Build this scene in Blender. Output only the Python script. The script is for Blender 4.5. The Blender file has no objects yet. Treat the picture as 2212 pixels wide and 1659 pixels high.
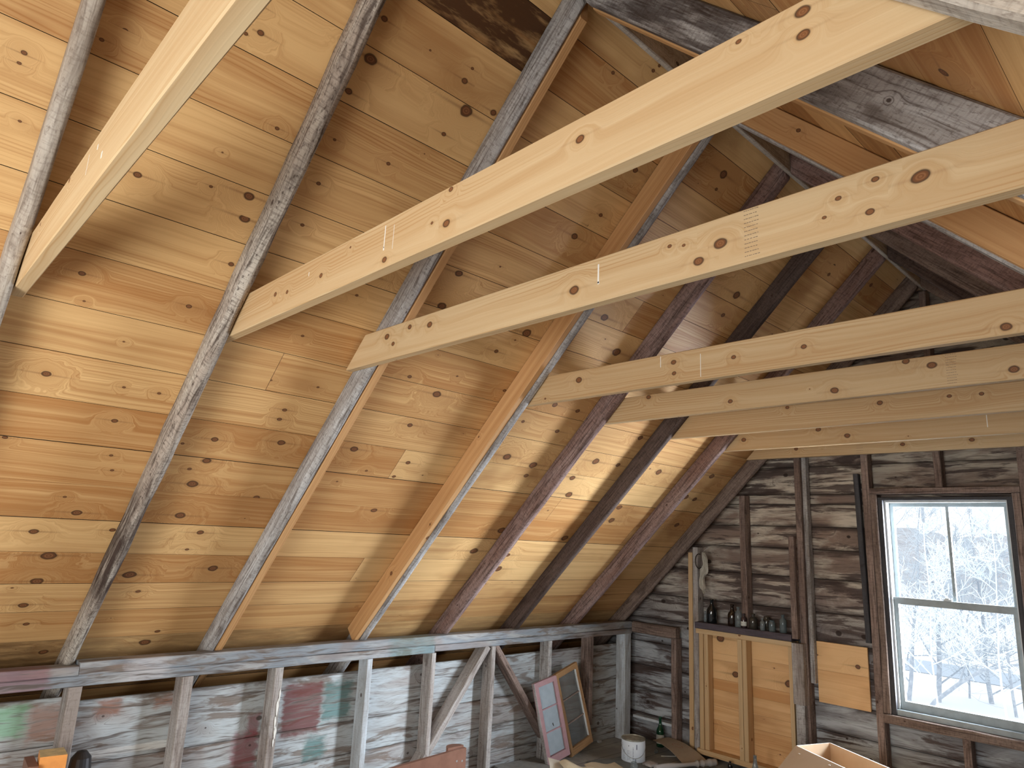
import bpy, math, random
from mathutils import Vector, Matrix, noise
C = bpy.context.scene.collection
SQ = math.sqrt(0.5)

# ------------------------------------------------------------------ camera
H = 1.6
f_px = 1479.0
yaw, pit, rol = (math.radians(a) for a in (46.89, 12.68, 2.816))
fw = Vector((-math.sin(yaw)*math.cos(pit), math.cos(yaw)*math.cos(pit), math.sin(pit)))
r0 = Vector((math.cos(yaw), math.sin(yaw), 0)); u0 = r0.cross(fw)
rt = r0*math.cos(rol)+u0*math.sin(rol); up = u0*math.cos(rol)-r0*math.sin(rol)
cd = bpy.data.cameras.new('camera'); cam = bpy.data.objects.new('camera', cd); C.objects.link(cam)
cd.sensor_width = 36; cd.lens = f_px/2212*36; cd.clip_end = 600; cd.clip_start = 0.02
m = Matrix.Identity(4)
for i in range(3):
    m[i][0] = rt[i]; m[i][1] = up[i]; m[i][2] = -fw[i]
m[0][3], m[1][3], m[2][3] = 0, 0, H
cam.matrix_world = m
bpy.context.scene.camera = cam

# ------------------------------------------------------------------ sky, daylight, exposure
sc = bpy.context.scene
sc.view_settings.view_transform = 'Standard'; sc.view_settings.look = 'None'
sc.view_settings.gamma = 1; sc.view_settings.use_curve_mapping = False
sc.view_settings.exposure = 0.0
sc.cycles.max_bounces = 7; sc.cycles.diffuse_bounces = 5; sc.cycles.use_adaptive_sampling = True; sc.cycles.adaptive_threshold = 0.018; sc.cycles.glossy_bounces = 3
sc.cycles.transparent_max_bounces = 12; sc.cycles.transmission_bounces = 4
sc.cycles.caustics_reflective = False; sc.cycles.caustics_refractive = False
sc.cycles.sample_clamp_indirect = 4.0
sc.cycles.use_denoising = True
w = bpy.data.worlds.new('overcast_sky'); sc.world = w; w.use_nodes = True
bg = w.node_tree.nodes['Background']
bg.inputs[0].default_value = (0.94, 0.98, 1.0, 1); bg.inputs[1].default_value = 1.65

def area(name, loc, target, sx, sy, power, col):
    d = bpy.data.lights.new(name, 'AREA'); d.shape = 'RECTANGLE'; d.size = sx; d.size_y = sy
    d.energy = power; d.color = col
    o = bpy.data.objects.new(name, d); C.objects.link(o)
    o.location = loc
    o.rotation_euler = (Vector(target)-Vector(loc)).to_track_quat('-Z', 'Y').to_euler()
    return o
# snow-bright daylight standing outside the gable window, to the right of what the camera sees through it
area('daylight_gable', (0.10, 7.6, 1.95), (-1.36, 5.2, 1.3), 2.3, 4.4, 2600, (0.90, 0.95, 1.0))
area('daylight_gable_side', (0.55, 6.20, 1.45), (-1.55, 5.15, 1.25), 2.2, 3.0, 1350, (0.88, 0.95, 1.0))
# daylight through a big opening added to the unseen opposite gable, behind the camera
area('daylight_rear', (0.1, -1.65, 1.25), (-1.0, 1.0, 1.10), 1.2, 1.4, 40, (1.0, 0.98, 0.90))
area('daylight_rear_left', (-1.7, -1.60, 0.85), (-2.6, 1.2, 0.95), 1.1, 1.1, 62, (1.0, 0.98, 0.92))

# ------------------------------------------------------------------ node helpers
class NT:
    def __init__(s, name):
        s.m = bpy.data.materials.new(name); s.m.use_nodes = True
        s.t = s.m.node_tree; s.t.nodes.clear()
        s.out = s.t.nodes.new('ShaderNodeOutputMaterial')
    def n(s, typ, **kw):
        x = s.t.nodes.new(typ)
        for k, v in kw.items(): setattr(x, k, v)
        return x
    def put(s, sock, v):
        if isinstance(v, bpy.types.NodeSocket): s.t.links.new(v, sock)
        elif v is not None:
            if sock.type == 'RGBA' and len(v) == 3: v = (*v, 1)
            sock.default_value = v
    def M(s, op, a, b=None, c=None, clamp=False):
        x = s.n('ShaderNodeMath', operation=op, use_clamp=clamp)
        for i, v in enumerate((a, b, c)):
            if v is not None: s.put(x.inputs[i], v)
        return x.outputs[0]
    def add(s, a, b): return s.M('ADD', a, b)
    def sub(s, a, b): return s.M('SUBTRACT', a, b)
    def mul(s, a, b): return s.M('MULTIPLY', a, b)
    def div(s, a, b): return s.M('DIVIDE', a, b)
    def mad(s, a, b, c): return s.M('MULTIPLY_ADD', a, b, c)
    def gauss(s, a):      # exp(-a*a)
        return s.M('POWER', 2.71828, s.mul(s.mul(a, a), -1.0))
    def ss(s, a, lo, hi, o0=0.0, o1=1.0):
        x = s.n('ShaderNodeMapRange', interpolation_type='SMOOTHSTEP')
        for i, v in enumerate((a, lo, hi, o0, o1)): s.put(x.inputs[i], v)
        return x.outputs[0]
    def vec(s, x, y, z=0.0):
        c = s.n('ShaderNodeCombineXYZ')
        for i, v in enumerate((x, y, z)): s.put(c.inputs[i], v)
        return c.outputs[0]
    def sep(s, v):
        c = s.n('ShaderNodeSeparateXYZ'); s.put(c.inputs[0], v); return c.outputs
    def attr(s, name):
        a = s.n('ShaderNodeAttribute', attribute_name=name); return a
    def noise(s, v, scale=1.0, detail=2.0, rough=0.5, dist=0.0):
        x = s.n('ShaderNodeTexNoise'); s.put(x.inputs['Vector'], v)
        x.inputs['Scale'].default_value = scale; x.inputs['Detail'].default_value = detail
        x.inputs['Roughness'].default_value = rough; x.inputs['Distortion'].default_value = dist
        return x.outputs[0]
    def mix(s, f, a, b, blend='MIX'):
        x = s.n('ShaderNodeMix', data_type='RGBA', blend_type=blend)
        s.put(x.inputs[0], f); s.put(x.inputs[6], a); s.put(x.inputs[7], b); return x.outputs[2]
    def bump(s, h, strength, dist):
        x = s.n('ShaderNodeBump'); x.inputs['Strength'].default_value = strength
        x.inputs['Distance'].default_value = dist; s.put(x.inputs['Height'], h); return x.outputs[0]
    def bsdf(s, col, rough=0.6, normal=None, spec=0.4, metal=0.0, **kw):
        b = s.n('ShaderNodeBsdfPrincipled'); s.put(b.inputs['Base Color'], col)
        s.put(b.inputs['Roughness'], rough); s.put(b.inputs['Specular IOR Level'], spec)
        s.put(b.inputs['Metallic'], metal)
        if normal is not None: s.put(b.inputs['Normal'], normal)
        for k, v in kw.items(): s.put(b.inputs[k.replace('_', ' ')], v)
        s.t.links.new(b.outputs[0], s.out.inputs[0]); return b

def knot_fields(N):
    """plank = (along, across, seed), knot = (along, across, radius); both in metres on the board's own face"""
    P = N.attr('plank').outputs[1]; K = N.attr('knot').outputs[1]
    u, v, sd = N.sep(P); ku, kv, kr = N.sep(K)
    s37 = N.mul(sd, 37.0)
    wob = N.noise(N.vec(N.mul(u, 30.0), N.mul(v, 30.0), s37), 1.0, 1.0)
    du = N.sub(u, ku); dv = N.sub(v, kv)
    a = N.mul(du, 0.78)
    d = N.M('SQRT', N.add(N.mul(a, a), N.mul(dv, dv)))
    d = N.mul(d, N.mad(wob, 0.5, 0.75))
    return u, v, sd, s37, du, dv, d, kr

def pine(name, light, dark, knotc=(0.12, 0.045, 0.018), var=0.5, rings=1.0, stain=0.5, rough=0.45, spec=0.4, streak=1.0):
    N = NT(name)
    u, v, sd, s37, du, dv, d, kr = knot_fields(N)
    kr1 = N.M('MAXIMUM', kr, 0.001)
    infl = N.gauss(N.div(d, N.mul(kr1, 3.2)))
    n1 = N.noise(N.vec(N.mul(u, 1.1), N.mul(v, 7.0), s37), 1.0, 2.0)
    vg = N.mad(n1, 0.075, v)
    ring = N.add(N.mul(vg, N.sub(1.0, infl)), N.mul(d, infl))
    grain = N.noise(N.vec(N.mul(u, 0.7), N.mul(ring, 42.0), s37), 1.0, 2.0)
    fine = N.noise(N.vec(N.mul(u, 5.0), N.mul(ring, 260.0), s37), 1.0, 2.0)
    w1 = N.M('SINE', N.mad(ring, 520.0, N.mul(grain, 9.0)))
    line = N.M('POWER', N.mad(w1, 0.5, 0.5), 5.0)
    lmask = N.ss(N.noise(N.vec(N.mul(u, 0.5), N.mul(v, 9.0), N.add(s37, 5.0)), 1.0, 1.0), 0.42, 0.62)
    t = N.mad(grain, 1.5, -0.35)
    t = N.mad(fine, 0.5, N.sub(t, 0.22))
    tone = N.M('FRACT', N.mul(sd, 7.31))
    t = N.add(t, N.mul(N.sub(tone, 0.5), var))
    t = N.M('MULTIPLY_ADD', N.mul(line, lmask), 0.42*rings, t, clamp=True)
    col = N.mix(t, light, dark)
    # weather / water stains
    big = N.noise(N.vec(N.mul(u, 1.3), N.mul(v, 3.0), N.add(s37, 11.0)), 1.0, 3.0, 0.6)
    col = N.mix(N.mul(N.ss(big, 0.52, 0.78), stain), col, N.mix(0.5, dark, (0.30, 0.14, 0.05)))
    st = N.attr('tone').outputs[2]
    sn = N.noise(N.vec(N.mul(u, 5.0), N.mul(v, 22.0), N.add(s37, 3.0)), 1.0, 4.0, 0.65)
    sm = N.M('MULTIPLY', st, N.ss(sn, 0.25, 0.62, 0.35, 1.0), clamp=True)
    col = N.mix(sm, col, (0.085, 0.038, 0.016))
    # resin streak running off the knot
    sk = N.mul(N.gauss(N.div(N.add(dv, N.mul(N.sub(n1, 0.5), 0.02)), N.mul(kr1, 0.34))), N.gauss(N.div(du, N.mul(kr1, 6.5))))
    col = N.mix(N.mul(sk, 0.55*streak), col, (0.19, 0.075, 0.028))
    # pale halo, dark ring, brown heart
    col = N.mix(N.mul(N.gauss(N.div(d, N.mul(kr1, 2.3))), 0.28), col, (0.52, 0.30, 0.12))
    inner = N.M('SINE', N.mul(N.div(d, kr1), 16.0))
    kc = N.mix(N.mad(inner, 0.3, 0.45), knotc, (0.30, 0.135, 0.058))
    core = N.ss(N.div(d, kr1), 1.05, 0.82)
    col = N.mix(core, col, kc)
    rim = N.gauss(N.div(N.sub(N.div(d, kr1), 0.95), 0.17))
    col = N.mix(N.mul(rim, 0.85), col, (0.035, 0.014, 0.008))
    hgt = N.mad(fine, 0.3, N.mul(line, 0.3))
    N.bsdf(col, rough, N.bump(hgt, 0.12, 0.002), spec)
    return N.m

def old(name, cA, cB, cC, blot=0.5, crack=0.6, saw=0.4, rough=0.85, knots=True, cD=None):
    """rough-sawn weathered wood: cA pale, cB mid, cC dark streaks"""
    N = NT(name)
    u, v, sd, s37, du, dv, d, kr = knot_fields(N)
    kr1 = N.M('MAXIMUM', kr, 0.001)
    infl = N.gauss(N.div(d, N.mul(kr1, 3.0)))
    wv = N.noise(N.vec(N.mul(u, 2.2), N.mul(v, 14.0), s37), 1.0, 2.0)
    ring = N.add(N.mul(N.mad(wv, 0.03, v), N.sub(1.0, infl)), N.mul(d, infl))
    g = N.noise(N.vec(N.mul(u, 4.0), N.mul(ring, 95.0), s37), 1.0, 4.0, 0.65)
    b1 = N.noise(N.vec(N.mul(u, 2.0), N.mul(v, 9.0), N.add(s37, 7.0)), 1.0, 4.0, 0.6, 0.6)
    swn = N.noise(N.vec(N.mul(u, 140.0), N.mul(v, 25.0), s37), 1.0, 2.0)
    pit_ = N.noise(N.vec(N.mul(u, 45.0), N.mul(v, 160.0), s37), 1.0, 3.0, 0.7)
    col = N.mix(N.ss(b1, 0.36, 0.66), cA, cB)
    col = N.mix(N.mul(N.ss(g, 0.46, 0.70), crack), col, cC)
    col = N.mix(N.mul(N.ss(swn, 0.48, 0.66), saw*0.5), col, cC)
    col = N.mix(N.mul(N.ss(pit_, 0.54, 0.68), saw), col, cC)
    b2 = N.noise(N.vec(N.mul(u, 3.0), N.mul(v, 13.0), N.add(s37, 17.0)), 1.0, 5.0, 0.65, 1.0)
    col = N.mix(N.mul(N.ss(b2, 0.54, 0.68), blot), col, cC if cD is None else cD)
    st = N.attr('tone').outputs[2]
    sn = N.noise(N.vec(N.mul(u, 4.0), N.mul(v, 30.0), N.add(s37, 3.0)), 1.0, 4.0, 0.65)
    col = N.mix(N.M('MULTIPLY', st, N.ss(sn, 0.30, 0.6), clamp=True), col, (0.035, 0.020, 0.016))
    if knots:
        core = N.ss(N.div(d, kr1), 1.1, 0.7)
        col = N.mix(N.mul(core, 0.85), col, (0.045, 0.025, 0.018))
    h = N.add(N.mul(g, 0.8), N.add(N.mul(pit_, 0.5), N.mul(swn, 0.4)))
    N.bsdf(col, rough, N.bump(h, 0.45, 0.004), 0.25)
    return N.m

def plain(name, col, rough=0.6, metal=0.0, spec=0.4, nz=0.0, sc=30.0, c2=None, bump=0.0):
    N = NT(name)
    co = N.n('ShaderNodeTexCoord').outputs['Object']
    if nz:
        n = N.noise(co, sc, 4.0, 0.6)
        c = N.mix(N.mul(N.ss(n, 0.4, 0.65), nz), col, c2)
        N.bsdf(c, rough, N.bump(n, 0.3, 0.003) if bump else None, spec, metal)
    else:
        N.bsdf(col, rough, None, spec, metal)
    return N.m

def glassy(name, tint, gloss=0.08, dirt=0.0, dcol=(0.5, 0.5, 0.5), rough=0.05):
    """thin old window glass: mostly clear, a little reflective, some dust"""
    N = NT(name)
    tr = N.n('ShaderNodeBsdfTransparent'); N.put(tr.inputs[0], tint)
    gl = N.n('ShaderNodeBsdfGlossy'); gl.inputs['Roughness'].default_value = rough
    mx = N.n('ShaderNodeMixShader'); mx.inputs[0].default_value = gloss
    N.t.links.new(tr.outputs[0], mx.inputs[1]); N.t.links.new(gl.outputs[0], mx.inputs[2])
    res = mx.outputs[0]
    if dirt:
        df = N.n('ShaderNodeBsdfDiffuse'); N.put(df.inputs[0], dcol)
        m2 = N.n('ShaderNodeMixShader')
        co = N.n('ShaderNodeTexCoord').outputs['Object']
        n = N.noise(co, 12.0, 4.0, 0.6)
        N.put(m2.inputs[0], N.ss(n, 0.2, 0.8, dirt*0.6, min(1.0, dirt*1.3)))
        N.t.links.new(res, m2.inputs[1]); N.t.links.new(df.outputs[0], m2.inputs[2]); res = m2.outputs[0]
    N.t.links.new(res, N.out.inputs[0])
    return N.m

# ------------------------------------------------------------------ materials
ROOF = pine('roof_pine', (0.73, 0.475, 0.220), (0.44, 0.210, 0.073), var=0.85, stain=0.8, rough=0.5, spec=0.28)
TIE = pine('new_spruce', (0.63, 0.475, 0.285), (0.49, 0.305, 0.145), knotc=(0.16, 0.06, 0.02), var=0.35, rings=2.0, stain=0.10, rough=0.6, streak=0.45)
SIS = pine('sister_pine', (0.66, 0.40, 0.19), (0.48, 0.25, 0.10), var=0.3, rings=1.2, stain=0.25, rough=0.6)
PANEL = pine('panel_pine', (0.80, 0.52, 0.26), (0.58, 0.30, 0.115), var=1.1, rings=0.6, stain=0.7, rough=0.5)
PALE = old('pale_rough_wood', (0.56, 0.52, 0.47), (0.40, 0.35, 0.30), (0.13, 0.095, 0.075), 0.45, 0.6, 0.5)
GREY = old('grey_rough_wood', (0.52, 0.52, 0.53), (0.34, 0.32, 0.31), (0.085, 0.06, 0.05), 0.5, 0.8, 0.55)
WANE = old('waney_log_wood', (0.50, 0.46, 0.41), (0.36, 0.30, 0.255), (0.060, 0.040, 0.032), 0.85, 0.9, 0.8)
REDB = old('red_brown_rough_wood', (0.34, 0.245, 0.23), (0.25, 0.155, 0.135), (0.042, 0.024, 0.019), 0.45, 0.75, 0.6)
BLKB = old('black_brown_rough_wood', (0.13, 0.095, 0.085), (0.085, 0.058, 0.05), (0.022, 0.014, 0.012), 0.4, 0.7, 0.6)
BRWN = old('brown_rough_wood', (0.27, 0.205, 0.175), (0.18, 0.13, 0.108), (0.038, 0.024, 0.02), 0.5, 0.7, 0.5)
STUD = old('brown_stud_wood', (0.33, 0.25, 0.22), (0.19, 0.135, 0.115), (0.035, 0.022, 0.018), 0.55, 0.7, 0.4)
KSTD = old('knee_stud_wood', (0.48, 0.46, 0.45), (0.31, 0.27, 0.25), (0.075, 0.050, 0.04), 0.5, 0.6, 0.3)
WSTD = old('white_washed_stud_wood', (0.60, 0.67, 0.74), (0.42, 0.45, 0.48), (0.16, 0.12, 0.10), 0.4, 0.5, 0.2)
DARKP = old('dark_painted_wood', (0.075, 0.075, 0.085), (0.05, 0.048, 0.055), (0.02, 0.017, 0.017), 0.5, 0.5, 0.3, rough=0.6)
PLUMP = old('plum_painted_wood', (0.10, 0.085, 0.105), (0.075, 0.06, 0.078), (0.03, 0.022, 0.025), 0.4, 0.4, 0.2, rough=0.6)
SASHP = plain('sash_paint', (0.36, 0.42, 0.45), 0.45, nz=0.5, sc=18, c2=(0.24, 0.28, 0.30))
STOP = plain('white_stop_paint', (0.72, 0.76, 0.78), 0.5, nz=0.3, sc=18, c2=(0.5, 0.5, 0.5))
DARKBACK = plain('roof_felt', (0.02, 0.014, 0.01), 0.9)
METAL = plain('dull_metal', (0.35, 0.36, 0.36), 0.4, 0.8)
INK = plain('stamp_ink', (0.16, 0.12, 0.10), 0.8)
WHITEP = plain('white_paint_drip', (0.85, 0.85, 0.82), 0.4)
GLASS = glassy('window_glass', (0.97, 0.985, 1.0), 0.05)

def gable_mat():
    N = NT('gable_board_wood')
    u, v, sd, s37, du, dv, d, kr = knot_fields(N)
    kr1 = N.M('MAXIMUM', kr, 0.001)
    infl = N.gauss(N.div(d, N.mul(kr1, 3.0)))
    wv = N.noise(N.vec(N.mul(u, 2.0), N.mul(v, 10.0), s37), 1.0, 3.0)
    ring = N.add(N.mul(N.mad(wv, 0.07, v), N.sub(1.0, infl)), N.mul(d, infl))
    g = N.noise(N.vec(N.mul(u, 3.0), N.mul(ring, 60.0), s37), 1.0, 4.0, 0.6)
    fine = N.noise(N.vec(N.mul(u, 9.0), N.mul(ring, 240.0), s37), 1.0, 3.0, 0.6)
    b1 = N.noise(N.vec(N.mul(u, 1.7), N.mul(v, 6.0), N.add(s37, 2.0)), 1.0, 5.0, 0.6, 0.8)
    b2 = N.noise(N.vec(N.mul(u, 2.4), N.mul(v, 21.0), N.add(s37, 9.0)), 1.0, 6.0, 0.68, 0.5)
    b0 = N.noise(N.vec(N.mul(u, 1.5), N.mul(v, 4.0), N.add(s37, 29.0)), 1.0, 2.0)
    warm = (0.74, 0.67, 0.56); cool = (0.52, 0.57, 0.62)
    z = N.sep(N.n('ShaderNodeNewGeometry').outputs['Position'])[2]
    # the lower boards are cooler in colour than the upper ones
    pale = N.mix(N.ss(z, 1.5, 0.7), warm, cool)
    col = N.mix(N.ss(b1, 0.40, 0.60), pale, N.mix(N.ss(z, 1.5, 0.8), (0.30, 0.215, 0.17), (0.24, 0.25, 0.27)))
    col = N.mix(N.mul(N.ss(N.add(b2, N.mul(N.sub(b0, 0.5), 0.55)), 0.50, 0.60), 0.92), col, (0.055, 0.033, 0.028))
    col = N.mix(N.mul(N.M('FRACT', N.mul(sd, 5.7)), 0.45), col, N.mix(0.5, (0.16, 0.12, 0.10), (0.10, 0.09, 0.10)))
    col = N.mix(N.mul(N.ss(g, 0.52, 0.68), 0.6), col, (0.045, 0.030, 0.026))
    col = N.mix(N.mul(N.ss(fine, 0.5, 0.7), 0.35), col, (0.08, 0.055, 0.045))
    ed = N.attr('edge').outputs[2]
    col = N.mix(N.mul(N.ss(N.add(ed, N.mul(N.sub(b1, 0.5), 1.3)), 0.62, 1.02), 0.8), col, (0.045, 0.030, 0.026))
    core = N.ss(N.div(d, kr1), 1.1, 0.7)
    col = N.mix(N.mul(core, 0.9), col, (0.03, 0.018, 0.014))
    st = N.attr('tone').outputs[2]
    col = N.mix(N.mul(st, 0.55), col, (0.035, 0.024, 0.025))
    N.bsdf(col, 0.75, N.bump(N.add(g, fine), 0.4, 0.004), 0.3)
    return N.m
GABLE = gable_mat()

def knee_mat(name, patches, pale=(0.47, 0.525, 0.56)):
    N = NT(name)
    u, v, sd, s37, du, dv, d, kr = knot_fields(N)
    kr1 = N.M('MAXIMUM', kr, 0.001)
    infl = N.gauss(N.div(d, N.mul(kr1, 3.0)))
    wv = N.noise(N.vec(N.mul(u, 2.0), N.mul(v, 9.0), s37), 1.0, 3.0)
    ring = N.add(N.mul(N.mad(wv, 0.09, v), N.sub(1.0, infl)), N.mul(d, infl))
    g = N.noise(N.vec(N.mul(u, 2.6), N.mul(ring, 55.0), s37), 1.0, 4.0, 0.6)
    fine = N.noise(N.vec(N.mul(u, 9.0), N.mul(ring, 230.0), s37), 1.0, 3.0, 0.6)
    b1 = N.noise(N.vec(N.mul(u, 2.6), N.mul(v, 9.0), N.add(s37, 2.0)), 1.0, 4.0, 0.6, 0.8)
    b2 = N.noise(N.vec(N.mul(u, 2.4), N.mul(v, 16.0), N.add(s37, 9.0)), 1.0, 5.0, 0.6, 0.8)
    col = N.mix(N.ss(b1, 0.42, 0.66), pale, (0.37, 0.38, 0.39))
    col = N.mix(N.mul(N.ss(b2, 0.53, 0.62), 0.75), col, (0.16, 0.115, 0.085))
    b3 = N.noise(N.vec(N.mul(u, 1.1), N.mul(v, 3.5), N.add(s37, 19.0)), 1.0, 2.0, 0.6, 0.8)
    col = N.mix(N.mul(N.ss(b3, 0.53, 0.62), 0.35), col, (0.24, 0.15, 0.11))
    edge = N.noise(N.vec(N.mul(u, 14.0), N.mul(v, 30.0), 0.0), 1.0, 3.0, 0.6)
    for (ya, yb, za, zb, c, amt, soft) in patches:
        wob = N.mul(N.sub(edge, 0.5), soft*2.2)
        uu = N.add(u, wob); vv = N.add(v, N.mul(wob, 0.8))
        mk = N.mul(N.mul(N.ss(uu, ya-soft*.5, ya+soft*.5), N.ss(uu, yb+soft*.5, yb-soft*.5)),
                   N.mul(N.ss(vv, za-soft*.5, za+soft*.5), N.ss(vv, zb+soft*.5, zb-soft*.5)))
        worn = N.ss(g, 0.66, 0.50)
        col = N.mix(N.mul(mk, N.mul(N.mad(worn, 0.45, 0.55), amt)), col, c)
    col = N.mix(N.mul(N.ss(g, 0.53, 0.68), 0.85), col, (0.095, 0.072, 0.06))
    col = N.mix(N.mul(N.ss(fine, 0.5, 0.68), 0.5), col, (0.13, 0.10, 0.085))
    ed = N.attr('edge').outputs[2]
    col = N.mix(N.mul(N.ss(N.add(ed, N.mul(N.sub(b1, 0.5), 0.9)), 0.86, 1.08), 0.7), col, (0.075, 0.055, 0.045))
    core = N.ss(N.div(d, kr1), 1.1, 0.7)
    col = N.mix(N.mul(core, 0.8), col, (0.06, 0.045, 0.04))
    N.bsdf(col, 0.7, N.bump(N.add(g, fine), 0.35, 0.004), 0.3)
    return N.m
RED = (0.15, 0.038, 0.036); TEAL = (0.06, 0.19, 0.19); MAR = (0.22, 0.05, 0.065); RUST = (0.30, 0.10, 0.035); GRN = (0.20, 0.42, 0.26)
KNEE = knee_mat('knee_board_wood', [
    (2.00, 2.24, 0.44, 0.715, RED, 0.88, 0.035), (2.25, 2.44, 0.49, 0.70, TEAL, 0.75, 0.05), (2.16, 2.29, 0.29, 0.41, TEAL, 0.75, 0.05),
    (1.73, 1.87, 0.30, 0.50, MAR, 0.75, 0.04), (1.80, 1.87, 0.46, 0.58, MAR, 0.7, 0.03), (1.04, 1.15, 0.67, 0.75, (0.26, 0.10, 0.055), 0.8, 0.04),
    (1.30, 1.44, 0.68, 0.73, RUST, 0.6, 0.03), (0.2, 0.76, 0.62, 0.76, GRN, 0.75, 0.05), (0.77, 0.93, 0.60, 0.75, RUST, 0.6, 0.05),
    (1.0, 1.44, 0.487, 0.52, (0.74, 0.77, 0.77), 0.8, 0.008)])
PLATE = knee_mat('knee_plate_wood', [
    (0.2, 0.80, -1, 1, MAR, 0.5, 0.05), (2.63, 2.98, 0.03, 1.0, TEAL, 0.4, 0.05), (3.2, 3.9, -1, 0.5, MAR, 0.5, 0.05),
    (1.12, 1.30, -1, 1, (0.56, 0.55, 0.58), 0.5, 0.06)], pale=(0.24, 0.275, 0.315))

def floor_mat():
    N = NT('attic_floor_wood')
    co = N.n('ShaderNodeTexCoord').outputs['Object']; x, y, z = N.sep(co)
    bi = N.M('FLOOR', N.div(x, 0.19)); fx = N.M('FRACT', N.div(x, 0.19))
    n = N.noise(N.vec(N.mul(x, 40.0), N.mul(y, 2.5), bi), 1.0, 4.0, 0.6)
    dirt = N.noise(co, 2.4, 5.0, 0.65)
    col = N.mix(n, (0.19, 0.20, 0.20), (0.30, 0.305, 0.30))
    col = N.mix(N.ss(dirt, 0.45, 0.65), col, (0.38, 0.38, 0.36))
    gap = N.M('MULTIPLY', N.ss(fx, 0.0, 0.02), N.ss(fx, 1.0, 0.98))
    col = N.mix(gap, (0.015, 0.013, 0.012), col)
    N.bsdf(col, 0.7, N.bump(N.add(n, N.mul(gap, 2.0)), 0.3, 0.004), 0.3)
    return N.m
FLOOR = floor_mat()

# ------------------------------------------------------------------ mesh helpers
def tag(o, label=None, cat=None, group=None, kind=None):
    if label: o['label'] = label
    if cat: o['category'] = cat
    if group: o['group'] = group
    if kind: o['kind'] = kind
    return o

class MB:
    """collects faces with board coordinates (plank), nearest knot and tone (stains and darker zones)"""
    def __init__(s):
        s.v = []; s.f = []; s.mi = []; s.pl = []; s.ed = []; s.kn = []; s.tn = []; s.sm = []
    def face(s, pts, uv=None, seed=0.0, knot=(50, 50, 0.001), tone=0.0, mi=0, smooth=False):
        b = len(s.v); s.v += [tuple(p) for p in pts]; s.f.append(tuple(range(b, b+len(pts))))
        s.mi.append(mi); s.kn.append(knot); s.tn += list(tone) if isinstance(tone, (list, tuple)) else [tone]*len(pts); s.sm.append(smooth)
        if uv is None: uv = [(p[0]+p[1], p[2]) for p in pts]
        s.pl += [(q[0], q[1], seed) for q in uv]; s.ed += [(q[2] if len(q) > 2 else 0.0) for q in uv]
    def build(s, name, mats, parent=None, weld=False):
        me = bpy.data.meshes.new(name); me.from_pydata(s.v, [], s.f)
        if not isinstance(mats, (list, tuple)): mats = [mats]
        for m_ in mats: me.materials.append(m_)
        me.polygons.foreach_set('material_index', s.mi)
        me.polygons.foreach_set('use_smooth', s.sm)
        a = me.attributes.new('plank', 'FLOAT_VECTOR', 'CORNER'); a.data.foreach_set('vector', [c for p in s.pl for c in p])
        if any(s.ed):
            a = me.attributes.new('edge', 'FLOAT', 'CORNER'); a.data.foreach_set('value', [float(t) for t in s.ed])
        a = me.attributes.new('knot', 'FLOAT_VECTOR', 'FACE'); a.data.foreach_set('vector', [float(c) for p in s.kn for c in p])
        a = me.attributes.new('tone', 'FLOAT', 'CORNER'); a.data.foreach_set('value', [float(t) for t in s.tn])
        if weld:
            import bmesh
            bm = bmesh.new(); bm.from_mesh(me); bmesh.ops.remove_doubles(bm, verts=bm.verts, dist=1e-5)
            bm.to_mesh(me); bm.free()
        me.update()
        o = bpy.data.objects.new(name, me); C.objects.link(o)
        if parent: o.parent = parent
        return o

def empty(name, loc=(0, 0, 0), rz=0):
    o = bpy.data.objects.new(name, None); C.objects.link(o); o.location = loc; o.rotation_euler = (0, 0, rz)
    o.empty_display_size = 0.1
    return o

def near(u, v, ks):
    best = (50.0, 50.0, 0.001); bd = 1e9
    for k in ks:
        d = math.hypot((u-k[0])*0.7, v-k[1])-k[2]*2.0
        if d < bd: bd = d; best = k
    return best

def rnd_knots(rng, u0, u1, v0, v1, dens, base=(), rmin=0.003, rmax=0.013):
    ks = list(base)
    n = int((u1-u0)*(v1-v0)*dens+rng.random())
    for _ in range(n*3):
        if n <= 0: break
        u = rng.uniform(u0, u1); v = rng.uniform(v0+0.1*(v1-v0), v1-0.1*(v1-v0))
        if all(math.hypot(u-k[0], v-k[1]) > 0.11 for k in ks):
            ks.append((u, v, rmin+(rmax-rmin)*rng.random()**2)); n -= 1
    return ks

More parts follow.
